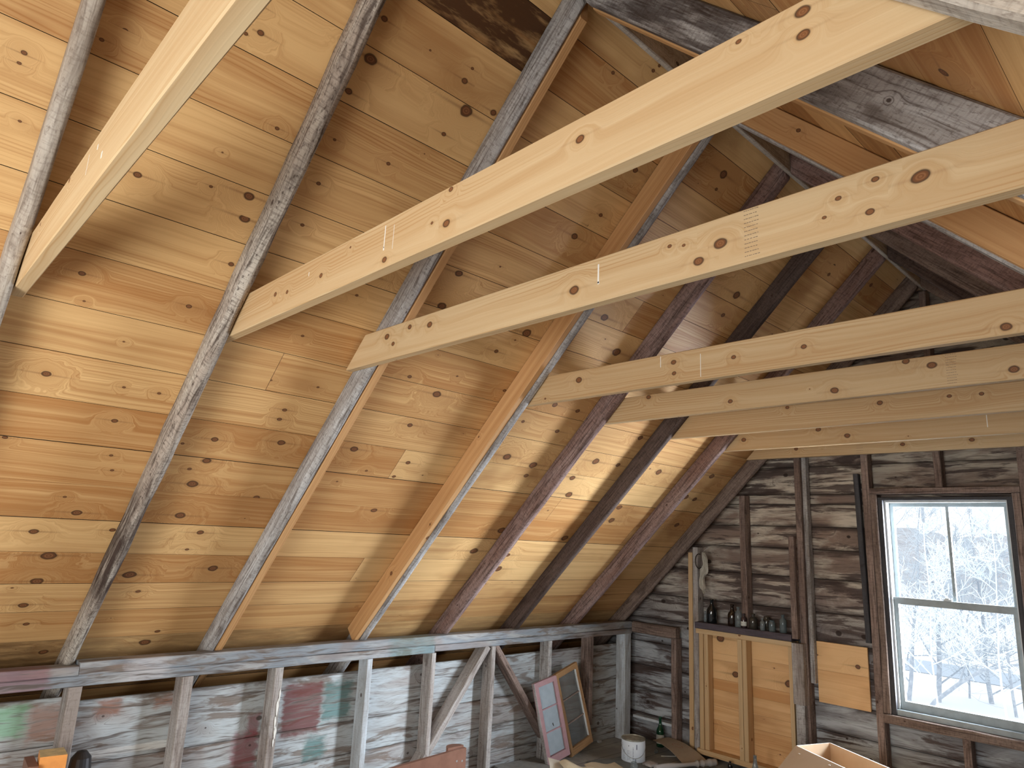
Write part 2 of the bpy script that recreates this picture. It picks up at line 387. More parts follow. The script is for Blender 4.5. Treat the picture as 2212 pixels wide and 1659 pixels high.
def beam(name, p0, p1, hdir, w, h, mat, seed=1, wob=0.0, ch=0.004, knots=None, dens=10, e0=0.0, e1=0.0,
         step=0.12, parent=None, rk=(0.003, 0.011), tones=(), rough=0.0, wane=0.0):
    """squared timber from p0 to p1 (centre line). hdir = direction of its depth h; w = thickness.
    e0, e1 shear the end cuts (along-axis shift per metre of depth). knots = [(along, depth offset, r)] on the -width face."""
    p0 = Vector(p0); p1 = Vector(p1); ax = (p1-p0); L = ax.length; ax.normalize()
    hd = Vector(hdir); hd = (hd-ax*hd.dot(ax)).normalized(); wd = ax.cross(hd).normalized()
    if wd.y < -0.001 or (abs(wd.y) < 0.001 and wd.x > 0.001): wd = -wd        # -wd is the side turned to the camera
    rng = random.Random(seed*7919+13)
    n = max(2, int(L/step))
    hw, hh = w/2, h/2
    prof = [(-hw, -hh+ch), (-hw, hh-ch), (-hw+ch, hh), (hw-ch, hh), (hw, hh-ch), (hw, -hh+ch), (hw-ch, -hh), (-hw+ch, -hh)]
    off = [0.0]
    for i in range(8):
        a = prof[i]; b = prof[(i+1) % 8]; off.append(off[-1]+math.hypot(a[0]-b[0], a[1]-b[1]))
    so = rng.uniform(0, 5); sd = rng.random()
    rings = []
    for i in range(n+1):
        t = i/n*L; r = []
        c1 = noise.noise(Vector((t*1.1, seed*3.1, 0)))*wob; c2 = noise.noise(Vector((t*1.1, seed*3.1, 9)))*wob
        for j, (a, b) in enumerate(prof):
            k = j//2
            q1 = noise.noise(Vector((t*5, seed*3.1+k*4.7, 5)))*rough; q2 = noise.noise(Vector((t*5, seed*3.1+k*4.7, 15)))*rough
            if wane and k in (0, 3):      # bark edge: the lower corners fall away
                fall = wane*max(0.0, 0.5+noise.noise(Vector((t*1.7, seed*5.3+k*8, 25))))
                if j == 0: b += fall
                if j == 7: a += fall
                if j == 5: b += fall*0.4
                if j == 6: a -= fall*0.4
            aa = a+c1+q1*(1 if a > 0 else -1); bb = b+c2+q2
            tt = t
            if i == 0: tt = t+e0*bb
            if i == n: tt = t+e1*bb
            elif i == n-1 and e1: tt = min(tt, L+e1*bb-0.004)
            elif i == 1 and e0: tt = max(tt, e0*bb+0.004)
            r.append(p0+ax*tt+wd*aa+hd*bb)
        rings.append(r)
    mb = MB()
    faceks = {}
    for j in range(0, 8, 2):
        v0, v1 = off[j], off[j+1]
        if knots is not None and j == 0:
            base = [(so+k[0], (v0+v1)/2+k[1], k[2]) for k in knots]
            faceks[j] = rnd_knots(rng, so, so+L, v0, v1, dens*0.25, base, *rk)
        else:
            faceks[j] = rnd_knots(rng, so, so+L, v0, v1, dens, (), *rk)
    for i in range(n):
        ta, tb = i/n*L, (i+1)/n*L
        def tn(q):
            r_ = 0.0
            for (x0, x1, tv) in tones:
                if x0 < q < x1: r_ = max(r_, tv*min(1, (q-x0)/0.15, (x1-q)/0.15))
            return r_
        tone = [tn(ta), tn(ta), tn(tb), tn(tb)]
        for j in range(8):
            j2 = (j+1) % 8
            u0_, u1_ = so+ta, so+tb; v0, v1 = off[j], off[j+1]
            ks = faceks.get(j - j % 2) if j % 2 == 0 else None
            if j == 0 and knots is not None:      # a named knot may share its length of board with another: finer cells
                q00, q01, q11, q10 = rings[i][j], rings[i][j2], rings[i+1][j2], rings[i+1][j]
                for a_ in range(4):
                    f0, f1 = a_/4, (a_+1)/4
                    for b_ in range(4):
                        g0, g1 = b_/4, (b_+1)/4
                        def P_(g, f): return q00.lerp(q01, f).lerp(q10.lerp(q11, f), g)
                        uu0, uu1 = u0_+(u1_-u0_)*g0, u0_+(u1_-u0_)*g1; vv0, vv1 = v0+(v1-v0)*f0, v0+(v1-v0)*f1
                        mb.face([P_(g0, f0), P_(g0, f1), P_(g1, f1), P_(g1, f0)], [(uu0, vv0), (uu0, vv1), (uu1, vv1), (uu1, vv0)],
                                sd, near((uu0+uu1)/2, (vv0+vv1)/2, ks), 0.0)
                continue
            kk = near((u0_+u1_)/2, (v0+v1)/2, ks) if ks else (50, 50, 0.001)
            mb.face([rings[i][j], rings[i][j2], rings[i+1][j2], rings[i+1][j]],
                    [(u0_, v0), (u0_, v1), (u1_, v1), (u1_, v0)], sd, kk, tone, smooth=bool(wane))
    mb.face([rings[0][j] for j in range(7, -1, -1)], [(so+prof[j][0]*8, prof[j][1]) for j in range(7, -1, -1)], sd)
    mb.face([rings[n][j] for j in range(8)], [(so+prof[j][0]*8, prof[j][1]) for j in range(8)], sd)
    o = mb.build(name, mat, parent, weld=True)
    import bmesh
    bm = bmesh.new(); bm.from_mesh(o.data); bmesh.ops.recalc_face_normals(bm, faces=bm.faces); bm.to_mesh(o.data); bm.free()
    return o

def boxm(mb, x0, x1, y0, y1, z0, z1, mi=0, seed=0.3, tone=0.0):
    P = [(x0, y0, z0), (x1, y0, z0), (x1, y1, z0), (x0, y1, z0), (x0, y0, z1), (x1, y0, z1), (x1, y1, z1), (x0, y1, z1)]
    for q in ((0, 3, 2, 1), (4, 5, 6, 7), (0, 1, 5, 4), (1, 2, 6, 5), (2, 3, 7, 6), (3, 0, 4, 7)):
        pts = [P[i] for i in q]
        xs = max(p[0] for p in pts)-min(p[0] for p in pts); ys = max(p[1] for p in pts)-min(p[1] for p in pts); zs = max(p[2] for p in pts)-min(p[2] for p in pts)
        L = max(x1-x0, y1-y0, z1-z0)
        if L == z1-z0: uv = [(p[2], p[0]+p[1]) for p in pts]
        elif L == x1-x0: uv = [(p[0], p[2]+p[1]) for p in pts]
        else: uv = [(p[1], p[2]+p[0]) for p in pts]
        mb.face(pts, uv, seed, mi=mi, tone=tone)

def box(name, x0, x1, y0, y1, z0, z1, mat, parent=None, seed=0.3, bev=0.0):
    mb = MB(); boxm(mb, x0, x1, y0, y1, z0, z1, seed=seed); o = mb.build(name, mat, parent, weld=True)
    if bev:
        b = o.modifiers.new('bevel', 'BEVEL'); b.width = bev; b.segments = 2
    return o

# ------------------------------------------------------------------ the shell
ROOFK = [(0.317,2.681,0.008),(0.272,2.629,0.007),(0.117,2.507,0.008),(0.113,2.475,0.006),(0.150,2.318,0.005),(0.644,2.854,0.012),(0.607,2.831,0.007),(0.620,2.923,0.008),(0.970,3.082,0.012),(0.986,2.951,0.024),(0.965,2.824,0.014),(1.161,3.076,0.005),(0.802,2.607,0.008),(0.994,2.655,0.007),(1.215,2.660,0.009),(1.360,2.850,0.011),(0.675,2.459,0.004),(0.470,2.285,0.014),(0.808,2.350,0.019),(0.826,2.266,0.020),(1.010,2.487,0.009),(0.847,2.082,0.012),(0.419,1.891,0.012),(0.771,1.869,0.011),(0.453,1.789,0.005),(1.358,2.113,0.008),(1.371,2.216,0.019),(1.749,2.358,0.021),(1.760,2.185,0.024),(1.227,1.865,0.008),(1.336,3.101,0.007),(1.332,3.051,0.014),(1.503,3.008,0.015),(1.397,2.964,0.029),(1.898,3.378,0.010),(2.073,3.478,0.010),(2.086,3.507,0.008),(2.302,3.115,0.017),(0.674,1.461,0.007),(0.800,1.460,0.008),(0.690,1.295,0.013),(0.368,1.154,0.010),(0.727,1.121,0.008),(0.753,1.043,0.008),(1.086,1.268,0.016),(1.096,1.148,0.020),(1.083,1.007,0.026),(0.693,0.793,0.021),(1.098,0.810,0.024),(1.042,1.091,0.009),(0.422,1.464,0.017),(0.569,0.676,0.019),(0.852,0.702,0.014),(0.656,0.533,0.031),(0.652,0.373,0.027),(0.637,0.217,0.021),(0.679,0.089,0.014),(0.795,-0.123,0.020),(1.224,0.709,0.018),(1.214,0.659,0.026),(1.204,0.592,0.010),(1.373,0.461,0.025),(1.007,0.414,0.030),(1.079,0.297,0.013),(1.252,0.055,0.009),(1.264,-0.011,0.014),(1.231,-0.096,0.029),(0.628,0.877,0.008),(1.193,1.621,0.006),(1.405,1.633,0.007),(1.313,1.482,0.012),(1.312,1.428,0.012),(1.376,1.299,0.019),(1.808,1.792,0.013),(2.009,1.730,0.025),(1.967,1.519,0.017),(1.746,1.320,0.022),(2.091,1.281,0.015),(2.067,0.927,0.019),(2.059,1.177,0.012),(1.398,0.955,0.018),(2.294,2.191,0.031),(2.187,2.048,0.014),(2.962,2.254,0.056),(2.390,1.842,0.012),(2.792,1.830,0.020),(2.990,1.826,0.018),(2.948,1.660,0.018),(2.650,1.677,0.013),(2.950,1.389,0.030),(2.712,1.420,0.031),(2.956,1.302,0.019),(3.450,1.494,0.041),(3.682,1.495,0.022),(3.437,1.193,0.034),(3.356,1.334,0.025),(3.694,1.741,0.025),(4.154,1.495,0.033),(4.823,1.542,0.032),(3.081,0.835,0.041),(2.973,0.641,0.033),(3.722,0.795,0.033),(4.064,1.001,0.035),(4.036,1.132,0.029),(4.719,1.306,0.033),(4.858,1.295,0.028),(4.908,1.011,0.029),(3.295,0.611,0.022),(3.302,0.474,0.036),(2.824,3.323,0.027),(2.729,3.523,0.015),(2.846,3.249,0.011),(2.275,2.868,0.012),(2.254,2.799,0.013),(2.208,2.726,0.020),(2.709,2.416,0.027),(3.565,2.842,0.036),(3.578,2.701,0.018),(4.225,3.284,0.020),(4.246,3.228,0.016),(4.780,3.328,0.018),]
ROOFK = [(y, s, min(0.022, r*0.68)) for y, s, r in ROOFK]
SEAMS = [-0.80, -0.65, -0.45, -0.245, -0.037, 0.170, 0.357, 0.556, 0.755, 0.952, 1.161, 1.363, 1.566, 1.765, 1.970, 2.173, 2.377, 2.581, 2.784, 2.985, 3.187, 3.393, 3.606]
JOINTS = {1.566: [1.19], 1.161: [2.03], 0.952: [3.4], 2.377: [2.9], 2.784: [4.3], 0.357: [2.2], 0.755: [4.4], 3.187: [1.53]}
RS = [(2.377, 1.30, 1.50, 0.35), (3.187, 0.45, 1.62, 1.25), (2.985, 1.9, 2.5, 0.3), (-0.245, -3, 1.0, 0.75), (-0.245, 0.7, 2.5, 0.50), (-0.245, 2.2, 7, 0.35),
      (-0.037, 2.3, 3.3, 0.30), (-0.45, -3, 6, 0.8), (0.556, 2.45, 2.8, 0.25)]
RSR = [(3.187, 1.2, 2.3, 0.5), (2.985, 1.6, 2.5, 0.35), (2.581, 0.3, 2.5, 0.3), (2.784, 3.0, 5.0, 0.4)]
def roof(side):
    rng = random.Random(5+side)
    mb = MB()
    def pt(y, s, t=0.0):
        x = -3.91+s*SQ-t*SQ; z = 1.055+s*SQ+t*SQ
        return (x, y, z) if side < 0 else (-2.71-x, y, z)
    ya, yb = -1.35, 5.30
    for i in range(len(SEAMS)-1):
        s0, s1 = SEAMS[i]+0.0011, SEAMS[i+1]-0.0011
        js = [ya]+([j for j in JOINTS.get(SEAMS[i], [])] if side < 0 else [rng.uniform(0, 4)])+[yb]
        lift = rng.uniform(0, 0.0025)
        for k in range(len(js)-1):
            y0, y1 = js[k]+0.0008, js[k+1]-0.0008
            sd = rng.random()
            base = [q for q in ROOFK if side < 0 and s0 < q[1] < s1 and y0 < q[0] < y1]
            ks = rnd_knots(rng, y0, y1, s0, s1, 3.0 if side < 0 else 7, base, 0.002, 0.006 if side < 0 else 0.018)
            n = int((y1-y0)/0.085); rows = 2
            for a in range(n):
                for b in range(rows):
                    u0_, u1_ = y0+(y1-y0)*a/n, y0+(y1-y0)*(a+1)/n
                    v0, v1 = s0+(s1-s0)*b/rows, s0+(s1-s0)*(b+1)/rows
                    def tn(m_):
                        r_ = 0.0
                        for (ss_, t0, t1, tv) in (RS if side < 0 else RSR):
                            if abs(ss_-SEAMS[i]) < 0.01 and t0 < m_ < t1: r_ = max(r_, tv*min(1, (m_-t0)/0.4, (t1-m_)/0.1))
                        return r_
                    ta_, tb_ = tn(u0_), tn(u1_); tone = [ta_, tb_, tb_, ta_]
                    q = [pt(u0_, v0, lift), pt(u1_, v0, lift), pt(u1_, v1, lift), pt(u0_, v1, lift)]
                    if side < 0: q.reverse(); uv = [(u0_, v1), (u1_, v1), (u1_, v0), (u0_, v0)]
                    else: uv = [(u0_, v0), (u1_, v0), (u1_, v1), (u0_, v1)]
                    mb.face(q, uv, sd, near((u0_+u1_)/2, (v0+v1)/2, ks), tone)
            for (e0_, e1_) in ((s0, s0), (s1, s1)):
                mb.face([pt(y0, e0_, lift), pt(y1, e0_, lift), pt(y1, e0_, 0.02), pt(y0, e0_, 0.02)], None, sd, mi=1)
            for yy in (y0, y1):
                mb.face([pt(yy, s0, lift), pt(yy, s1, lift), pt(yy, s1, 0.02), pt(yy, s0, 0.02)], None, sd, mi=1)
    mb.face([pt(ya, SEAMS[0], 0.02), pt(yb, SEAMS[0], 0.02), pt(yb, 3.66, 0.02), pt(ya, 3.66, 0.02)], None, 0, mi=1)
    mb.face([pt(ya, SEAMS[0], 0.05), pt(yb, SEAMS[0], 0.05), pt(yb, 3.66, 0.05), pt(ya, 3.66, 0.05)], None, 0, mi=1)
    o = mb.build('ceiling', [ROOF, DARKBACK]); tag(o, kind='structure')
    return o
roof(-1); roof(1)

# knee wall boards (left), plain boards (right, rear)
def board_wall(name, rows, ya, yb, X, mat, seed, face=1, thick=0.02, breaks=(), dens=6):
    rng = random.Random(seed); mb = MB()
    ys = [ya]+list(breaks)+[yb]
    for k in range(len(ys)-1):
        for r in range(len(rows)-1):
            z0, z1 = rows[r]+0.0015, rows[r+1]-0.0015
            if r < len(rows)-2 and k % 2: z1 += 0.0
            y0, y1 = ys[k]+0.001, ys[k+1]-0.001; sd = rng.random(); xo = X+rng.uniform(-0.003, 0)
            ks = rnd_knots(rng, y0, y1, z0, z1, dens, (), 0.004, 0.014)
            n = max(1, int((y1-y0)/0.12))
            for a in range(n):
                u0_, u1_ = y0+(y1-y0)*a/n, y0+(y1-y0)*(a+1)/n
                zm = (z0+z1)/2
                for (za, zb, ea, eb) in ((z0, zm, 1, 0), (zm, z1, 0, 1)):
                    q = [(xo, u0_, za), (xo, u1_, za), (xo, u1_, zb), (xo, u0_, zb)]
                    uv = [(u0_, za, ea), (u1_, za, ea), (u1_, zb, eb), (u0_, zb, eb)]
                    mb.face(q, uv, sd, near((u0_+u1_)/2, (za+zb)/2, ks))
            xb = X-thick*face
            mb.face([(xo, y0, z1), (xo, y1, z1), (xb, y1, z1), (xb, y0, z1)], [(y0, z1), (y1, z1), (y1, z1+.02), (y0, z1+.02)], sd)
            mb.face([(xo, y0, z0), (xo, y1, z0), (xb, y1, z0), (xb, y0, z0)], None, sd)
            mb.face([(xo, y0, z0), (xo, y0, z1), (xb, y0, z1), (xb, y0, z0)], None, sd)
            mb.face([(xo, y1, z0), (xo, y1, z1), (xb, y1, z1), (xb, y1, z0)], None, sd)
            mb.face([(xb, y0, z0), (xb, y1, z0), (xb, y1, z1), (xb, y0, z1)], None, sd)
    o = mb.build(name, mat); tag(o, kind='structure'); return o
board_wall('wall_left', [0.0, 0.105, 0.285, 0.468, 0.752], 0.93, 5.235, -3.91, KNEE, 11, breaks=(2.975, 4.10))
board_wall('wall_left', [0.0, 0.14, 0.345, 0.57, 0.778], -1.3, 0.93, -3.91, KNEE, 12, breaks=(-0.3,))
board_wall('wall_right', [0.0, 0.2, 0.4, 0.6, 0.78], -1.3, 5.235, 1.20, STUD, 13, face=-1, breaks=(1.6, 3.5))
mb = MB(); boxm(mb, -4.6, -4.47, -1.35, 5.3, -0.1, 0.75); boxm(mb, 1.76, 1.89, -1.35, 5.3, -0.1, 0.75)
tag(mb.build('wall_eaves_light_stop', DARKBACK), kind='structure')  # eaves walls out of view, added to keep light from leaking in
mb = MB(); boxm(mb, -4.6, 1.89, -1.35, 5.3, -0.12, 0.0)
tag(mb.build('floor', FLOOR), kind='structure')

WX0, WX1, WZ0, WZ1 = -1.735, -0.975, 0.600, 1.995
def gable(name, rows, Y, mat, seed, hole, thick=0.025, shift=None):
    """horizontal boards clipped by both roof slopes, with a rectangular opening"""
    rng = random.Random(seed); mb = MB()
    def xl(z): return max(-4.47, z-4.955)
    def xr(z): return -2.71-xl(z)
    for r in range(len(rows)-1):
        z0, z1 = rows[r]+0.0022, rows[r+1]-0.0022
        sd = rng.random(); yo = Y+rng.uniform(0, 0.005)
        zc = (z0+z1)/2
        spans = []
        pieces = [(None, hole[0]), (hole[1], None)] if (z1 > hole[2]+0.001 and z0 < hole[3]-0.001) else [(None, None)]
        cuts = [z0, z1]
        if len(pieces) == 2 and not (z0 >= hole[2]-0.003 and z1 <= hole[3]+0.003): pieces = [(None, hole[0]), (hole[1], None), 'strip']
        ks = rnd_knots(rng, xl(zc), xr(zc), z0, z1, 8, (), 0.005, 0.02)
        for pc in pieces:
            if pc == 'strip':
                zz0, zz1 = (z0, hole[2]) if z0 < hole[2] else (hole[3], z1)
                a0 = a1 = hole[0]; b0 = b1 = hole[1]
            else:
                zz0, zz1 = z0, z1
                a0 = xl(zz0) if pc[0] is None else pc[0]; a1 = xl(zz1) if pc[0] is None else pc[0]
                b0 = xr(zz0) if pc[1] is None else pc[1]; b1 = xr(zz1) if pc[1] is None else pc[1]
            if b1 < a1: a1 = b1 = (a1+b1)/2
            n = max(1, int((b0-a0)/0.13))
            for k in range(n):
                f0, f1 = k/n, (k+1)/n
                q = [(a0+(b0-a0)*f0, yo, zz0), (a0+(b0-a0)*f1, yo, zz0), (a1+(b1-a1)*f1, yo, zz1), (a1+(b1-a1)*f0, yo, zz1)]
                cx_ = sum(p[0] for p in q)/4
                ml = ((q[0][0]+q[3][0])/2, yo, (zz0+zz1)/2); mr = ((q[1][0]+q[2][0])/2, yo, (zz0+zz1)/2)
                tone = 0.0  # darker high in the gable, and over and under the window
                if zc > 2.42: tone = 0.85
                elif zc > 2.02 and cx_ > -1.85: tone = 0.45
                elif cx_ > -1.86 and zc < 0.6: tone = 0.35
                for qq, ee in (([q[0], q[1], mr, ml], (1, 1, 0, 0)), ([ml, mr, q[2], q[3]], (0, 0, 1, 1))):
                    mb.face(qq, [(p[0], p[2], e_) for p, e_ in zip(qq, ee)], sd, near(cx_, sum(p[2] for p in qq)/4, ks), tone)
            for zz, aa, bb in ((zz0, a0, b0), (zz1, a1, b1)):
                mb.face([(aa, yo, zz), (bb, yo, zz), (bb, Y+thick, zz), (aa, Y+thick, zz)], [(aa, zz), (bb, zz), (bb, zz+.02), (aa, zz+.02)], sd)
            mb.face([(a0, Y+thick, zz0), (b0, Y+thick, zz0), (b1, Y+thick, zz1), (a1, Y+thick, zz1)], None, sd)
    o = mb.build(name, mat); tag(o, kind='structure'); return o
GROWS = [0.0, 0.20, 0.392, 0.585, 0.780, 0.980, 1.185, 1.418, 1.625, 1.79, 1.956, 2.030, 2.240, 2.45, 2.66, 2.87, 3.08, 3.29, 3.45, 3.59]
gable('wall_far', GROWS, 5.24, GABLE, 21, (WX0, WX1, WZ0, WZ1))
gable('wall_rear', GROWS, -1.33, GABLE, 22, (-2.30, 0.75, 0.20, 1.956))
mb = MB(); 
for (x0, x1, z0, z1) in ((-4.47, WX0, 0, 3.6), (WX1, 1.76, 0, 3.6), (WX0, WX1, 0, WZ0), (WX0, WX1, WZ1, 3.6)):
    n = 24
    for k in range(n):
        a, b = x0+(x1-x0)*k/n, x0+(x1-x0)*(k+1)/n
        def zt(x): return min(z1, (x if x < -1.355 else -2.71-x)+4.955)
        if zt(a) > z0+0.01 or zt(b) > z0+0.01:
            mb.face([(a, 5.27, z0), (b, 5.27, z0), (b, 5.27, max(z0, zt(b))), (a, 5.27, max(z0, zt(a)))])
tag(mb.build('wall_far_backing', DARKBACK), kind='structure')

# ------------------------------------------------------------------ ridge, rafters, ties
o = beam('ridge_board', (-1.355, -1.28, 3.527), (-1.355, 5.23, 3.527), (0, 0, 1), 0.024, 0.15, PALE, seed=301, wob=0.002, rough=0.002)
tag(o, 'long pale rough ridge board running along the peak of the attic roof', 'ridge board')
YR = {'r1': (0.200, 0.243), 'r3': (0.862, 0.908), 'r4': (1.515, 1.553), 'r4s': (1.5545, 1.592), 'r5s': (2.398, 2.435), 'r5': (2.4365, 2.483),
      'r6': (3.090, 3.142), 'r7': (3.770, 3.820), 'r8': (4.450, 4.500), 'r9': (5.095, 5.148)}
def rafter(key, side, mat, label, depth=0.108, top=0.0, seed=1, low=-4.42, **kw):
    y0, y1 = YR[key]; yc = (y0+y1)/2; w_ = y1-y0
    cc = 4.963-depth/2*math.sqrt(2)
    xa, xb = low, -1.3685-top
    if side > 0: xa, xb = -2.71-xa, -2.71-xb
    za = (xa if side < 0 else -2.71-xa)+cc; zb = (xb if side < 0 else -2.71-xb)+cc
    hd = (-SQ, 0, SQ) if side < 0 else (SQ, 0, SQ)
    o = beam('rafter' if 's' not in key else 'sister_rafter', (xa, yc, za), (xb, yc, zb), hd, w_, depth, mat, seed=seed, e1=1.0, **kw)
    return tag(o, label, 'rafter', 'roof rafters' if 's' not in key else 'new sister rafters')
L_, R_ = -1, 1
rafter('r1', L_, PALE, 'pale rough rafter at the left edge, beside the nearest steep new tie beam', seed=1, rough=0.003, wob=0.004, ch=0.008, wane=0.012, depth=0.112)
rafter('r3', L_, WANE, 'round-edged bark-waney rafter whose middle is stained black, on the left slope', seed=2, rough=0.005, wob=0.006, ch=0.012, wane=0.020,
       depth=0.118, tones=((1.05, 1.85, 0.95),))
rafter('r4', L_, GREY, 'silver-grey rafter on the left slope with a new board nailed to its far side', seed=3, rough=0.001, wob=0.001, ch=0.010, wane=0.016)
rafter('r4s', L_, SIS, 'light new board sistered onto the silver-grey rafter of the left slope', seed=4, top=0.03, ch=0.003, low=-4.15, depth=0.106)
rafter('r5s', L_, SIS, 'orange new board sistered onto the near side of a blue-grey rafter, left slope', seed=5, top=0.05, ch=0.003, low=-3.92, depth=0.106)
rafter('r5', L_, GREY, 'blue-grey rafter edge showing behind the orange sister board, left slope', seed=6, rough=0.004, wob=0.002, ch=0.006, wane=0.008, depth=0.114)
rafter('r6', L_, REDB, 'reddish brown rafter next beyond the orange sister board, left slope', seed=7, rough=0.003, wob=0.004, ch=0.006, wane=0.010)
rafter('r7', L_, BLKB, 'almost black rafter on the left slope between two reddish brown ones', seed=8, rough=0.003, wob=0.004, ch=0.006, wane=0.010)
rafter('r8', L_, REDB, 'reddish brown rafter on the left slope between the black one and the gable', seed=9, rough=0.003, wob=0.004, ch=0.006, wane=0.008)
rafter('r9', L_, BRWN, 'grey-brown end rafter lying against the left side of the window gable', seed=10, rough=0.005, wob=0.005, ch=0.008, wane=0.012)
rafter('r3', R_, PALE, 'pale rough rafter in the top right corner of the photo, right slope', seed=11, rough=0.003, wob=0.003, ch=0.006)
rafter('r4', R_, GREY, 'wide grey and brown right-slope rafter crossing above the big tie beam', seed=12, rough=0.001, wob=0.001, ch=0.006, depth=0.125, tones=((0.3, 2.42, 0.55), (3.05, 4.4, 0.8)))
rafter('r4s', R_, SIS, 'thin light sister board behind the wide grey right-slope rafter', seed=13, ch=0.003, depth=0.128)
rafter('r5s', R_, SIS, 'orange sister board on the right slope in front of a grey-edged rafter', seed=14, ch=0.003, depth=0.106)
rafter('r5', R_, GREY, 'grey-edged rafter behind the orange sister board of the right slope', seed=15, rough=0.002, ch=0.006, depth=0.114)
rafter('r6', R_, REDB, 'red-brown right-slope rafter, first beyond the orange sister board', seed=16, rough=0.002, ch=0.006)
rafter('r7', R_, BRWN, 'dark brown right-slope rafter, second beyond the orange sister board', seed=17, rough=0.002, ch=0.006)
rafter('r8', R_, BLKB, 'dark right-slope rafter, last before the rafter on the gable', seed=18, rough=0.002, ch=0.006)
rafter('r9', R_, BRWN, 'dark end rafter against the gable on the right slope near the peak', seed=19, rough=0.003, ch=0.006)

TK = {'T1': [(-0.366, 2.405, 0.009), (-0.367, 2.365, 0.008), (-0.472, 2.411, 0.004), (-0.812, 2.378, 0.008), (-1.233, 2.33, 0.01), (-1.292, 2.35, 0.004), (-1.852, 2.355, 0.007), (-2.078, 2.354, 0.006), (-2.168, 2.367, 0.007), (-1.497, 2.309, 0.008), (-1.224, 2.424, 0.006)], 'T2': [(-0.371, 2.37, 0.013), (-0.457, 2.396, 0.006), (-0.472, 2.324, 0.007), (-0.536, 2.378, 0.005), (-0.569, 2.342, 0.004), (-0.828, 2.355, 0.013), (-0.891, 2.324, 0.011), (-0.979, 2.391, 0.005), (-0.935, 2.381, 0.004), (-1.32, 2.346, 0.014), (-2.344, 2.386, 0.012), (-2.052, 2.381, 0.011), (-2.185, 2.397, 0.009), (-2.294, 2.346, 0.008)], 'T3': [(-2.177, 2.377, 0.014), (-1.631, 2.383, 0.01), (-1.629, 2.333, 0.008), (-1.348, 2.361, 0.008), (-1.06, 2.356, 0.008), (-0.431, 2.312, 0.012)], 'T4': [(-1.21, 2.327, 0.014), (-1.727, 2.333, 0.01), (-0.909, 2.416, 0.011), (-0.813, 2.385, 0.014), (-0.536, 2.327, 0.013), (-2.228, 2.412, 0.011)], 'T5': [(-1.742, 2.415, 0.009), (-1.244, 2.388, 0.011), (-0.925, 2.388, 0.008), (-0.79, 2.384, 0.008)], 'T6': [(-1.851, 2.391, 0.013), (-1.67, 2.338, 0.016), (-2.377, 2.36, 0.014)], 'T7': [(-1.522, 2.343, 0.011), (-1.121, 2.347, 0.011), (-2.25, 2.355, 0.011)], 'T0': [(-1.128, 2.241, 0.004), (-1.214, 2.209, 0.004), (-1.495, 2.287, 0.006), (-1.912, 2.429, 0.006), (-2.266, 2.41, 0.005)]}
TIES = [('T0', 0.247, 'nearest new tie beam, running steeply across the top left corner of the photo'),
        ('T1', 0.912, 'big new tie beam crossing the middle of the photo from behind the waney rafter'),
        ('T2', 1.475, 'new tie beam with a slanted end nailed on the near side of the silver-grey rafter'),
        ('T3', 2.487, 'new tie beam starting behind the blue-grey and orange doubled rafter'),
        ('T4', 3.145, 'new tie beam starting behind the first reddish brown rafter'),
        ('T5', 3.823, 'new tie beam starting behind the almost black rafter'),
        ('T6', 4.503, 'new tie beam second closest to the window wall'),
        ('T7', 5.055, 'new tie beam closest to the window wall, lowest in the photo')]
tie_objs = {}
for i, (k, y, lab) in enumerate(TIES):
    zc = 2.357 if k != 'T7' else 2.362
    kn = [(x+2.583, z-zc, r) for x, z, r in TK[k] if 2.29 < z < 2.43]
    kn = [(a, max(-0.06, min(0.06, b)), min(r, 0.0135)) for a, b, r in kn]
    o = beam('tie_beam', (-2.583, y+0.019, zc), (-0.127, y+0.019, zc), (0, 0, 1), 0.038, 0.140, TIE, seed=40+i, ch=0.003, knots=kn, e0=1.0, e1=-1.0, dens=5, rk=(0.002, 0.006), rough=0.0006)
    tag(o, lab, 'tie beam', 'new spruce tie beams'); tie_objs[k] = o
def marks(k, name, mat, label, quads):
    y = dict((a, b) for a, b, c in TIES)[k]-0.0006
    mb = MB()
    for (x0, x1, z0, z1) in quads: boxm(mb, x0, x1, y, y+0.0012, z0, z1)
    o = mb.build(name, mat, tie_objs[k])
    if label: o['label'] = label
rngm = random.Random(3)
def bars(xc, w_, n, z0=2.30, z1=2.42):
    q = []
    for i in range(n):
        z = z0+(z1-z0)*i/(n-1)
        x = xc-w_/2
        while x < xc+w_/2:
            l = rngm.uniform(0.002, 0.006); q.append((x, x+l, z, z+0.0013)); x += l+rngm.uniform(0.001, 0.003)
    return q
marks('T2', 'ink_stamp', INK, 'ladder of faint dark ink bars', bars(-0.745, 0.035, 12))
marks('T4', 'ink_stamp', INK, 'ladder of faint dark ink bars', bars(-0.745, 0.035, 12))
marks('T7', 'ink_stamp', INK, 'ladder of faint dark ink bars', bars(-1.80, 0.04, 8))
marks('T2', 'paint_drip', WHITEP, 'thin white drip', [(-1.228, -1.2225, 2.345, 2.405), (-1.2275, -1.221, 2.342, 2.35)])
marks('T1', 'paint_drip', WHITEP, 'thin white drips', [(-1.5065, -1.5030, 2.345, 2.41), (-1.5075, -1.502, 2.338, 2.348), (-1.463, -1.4615, 2.33, 2.40), (-1.935, -1.932, 2.373, 2.387)])
marks('T3', 'paint_drip', WHITEP, 'thin white drips', [(-1.70, -1.697, 2.37, 2.42), (-1.50, -1.4975, 2.30, 2.40)])
marks('T6', 'paint_drip', WHITEP, 'thin white drip', [(-0.92, -0.916, 2.33, 2.40)])
marks('T0', 'paint_drip', WHITEP, 'small white paint spots', [(-1.62, -1.612, 2.38, 2.392), (-1.70, -1.697, 2.35, 2.40), (-1.56, -1.55, 2.335, 2.35)])

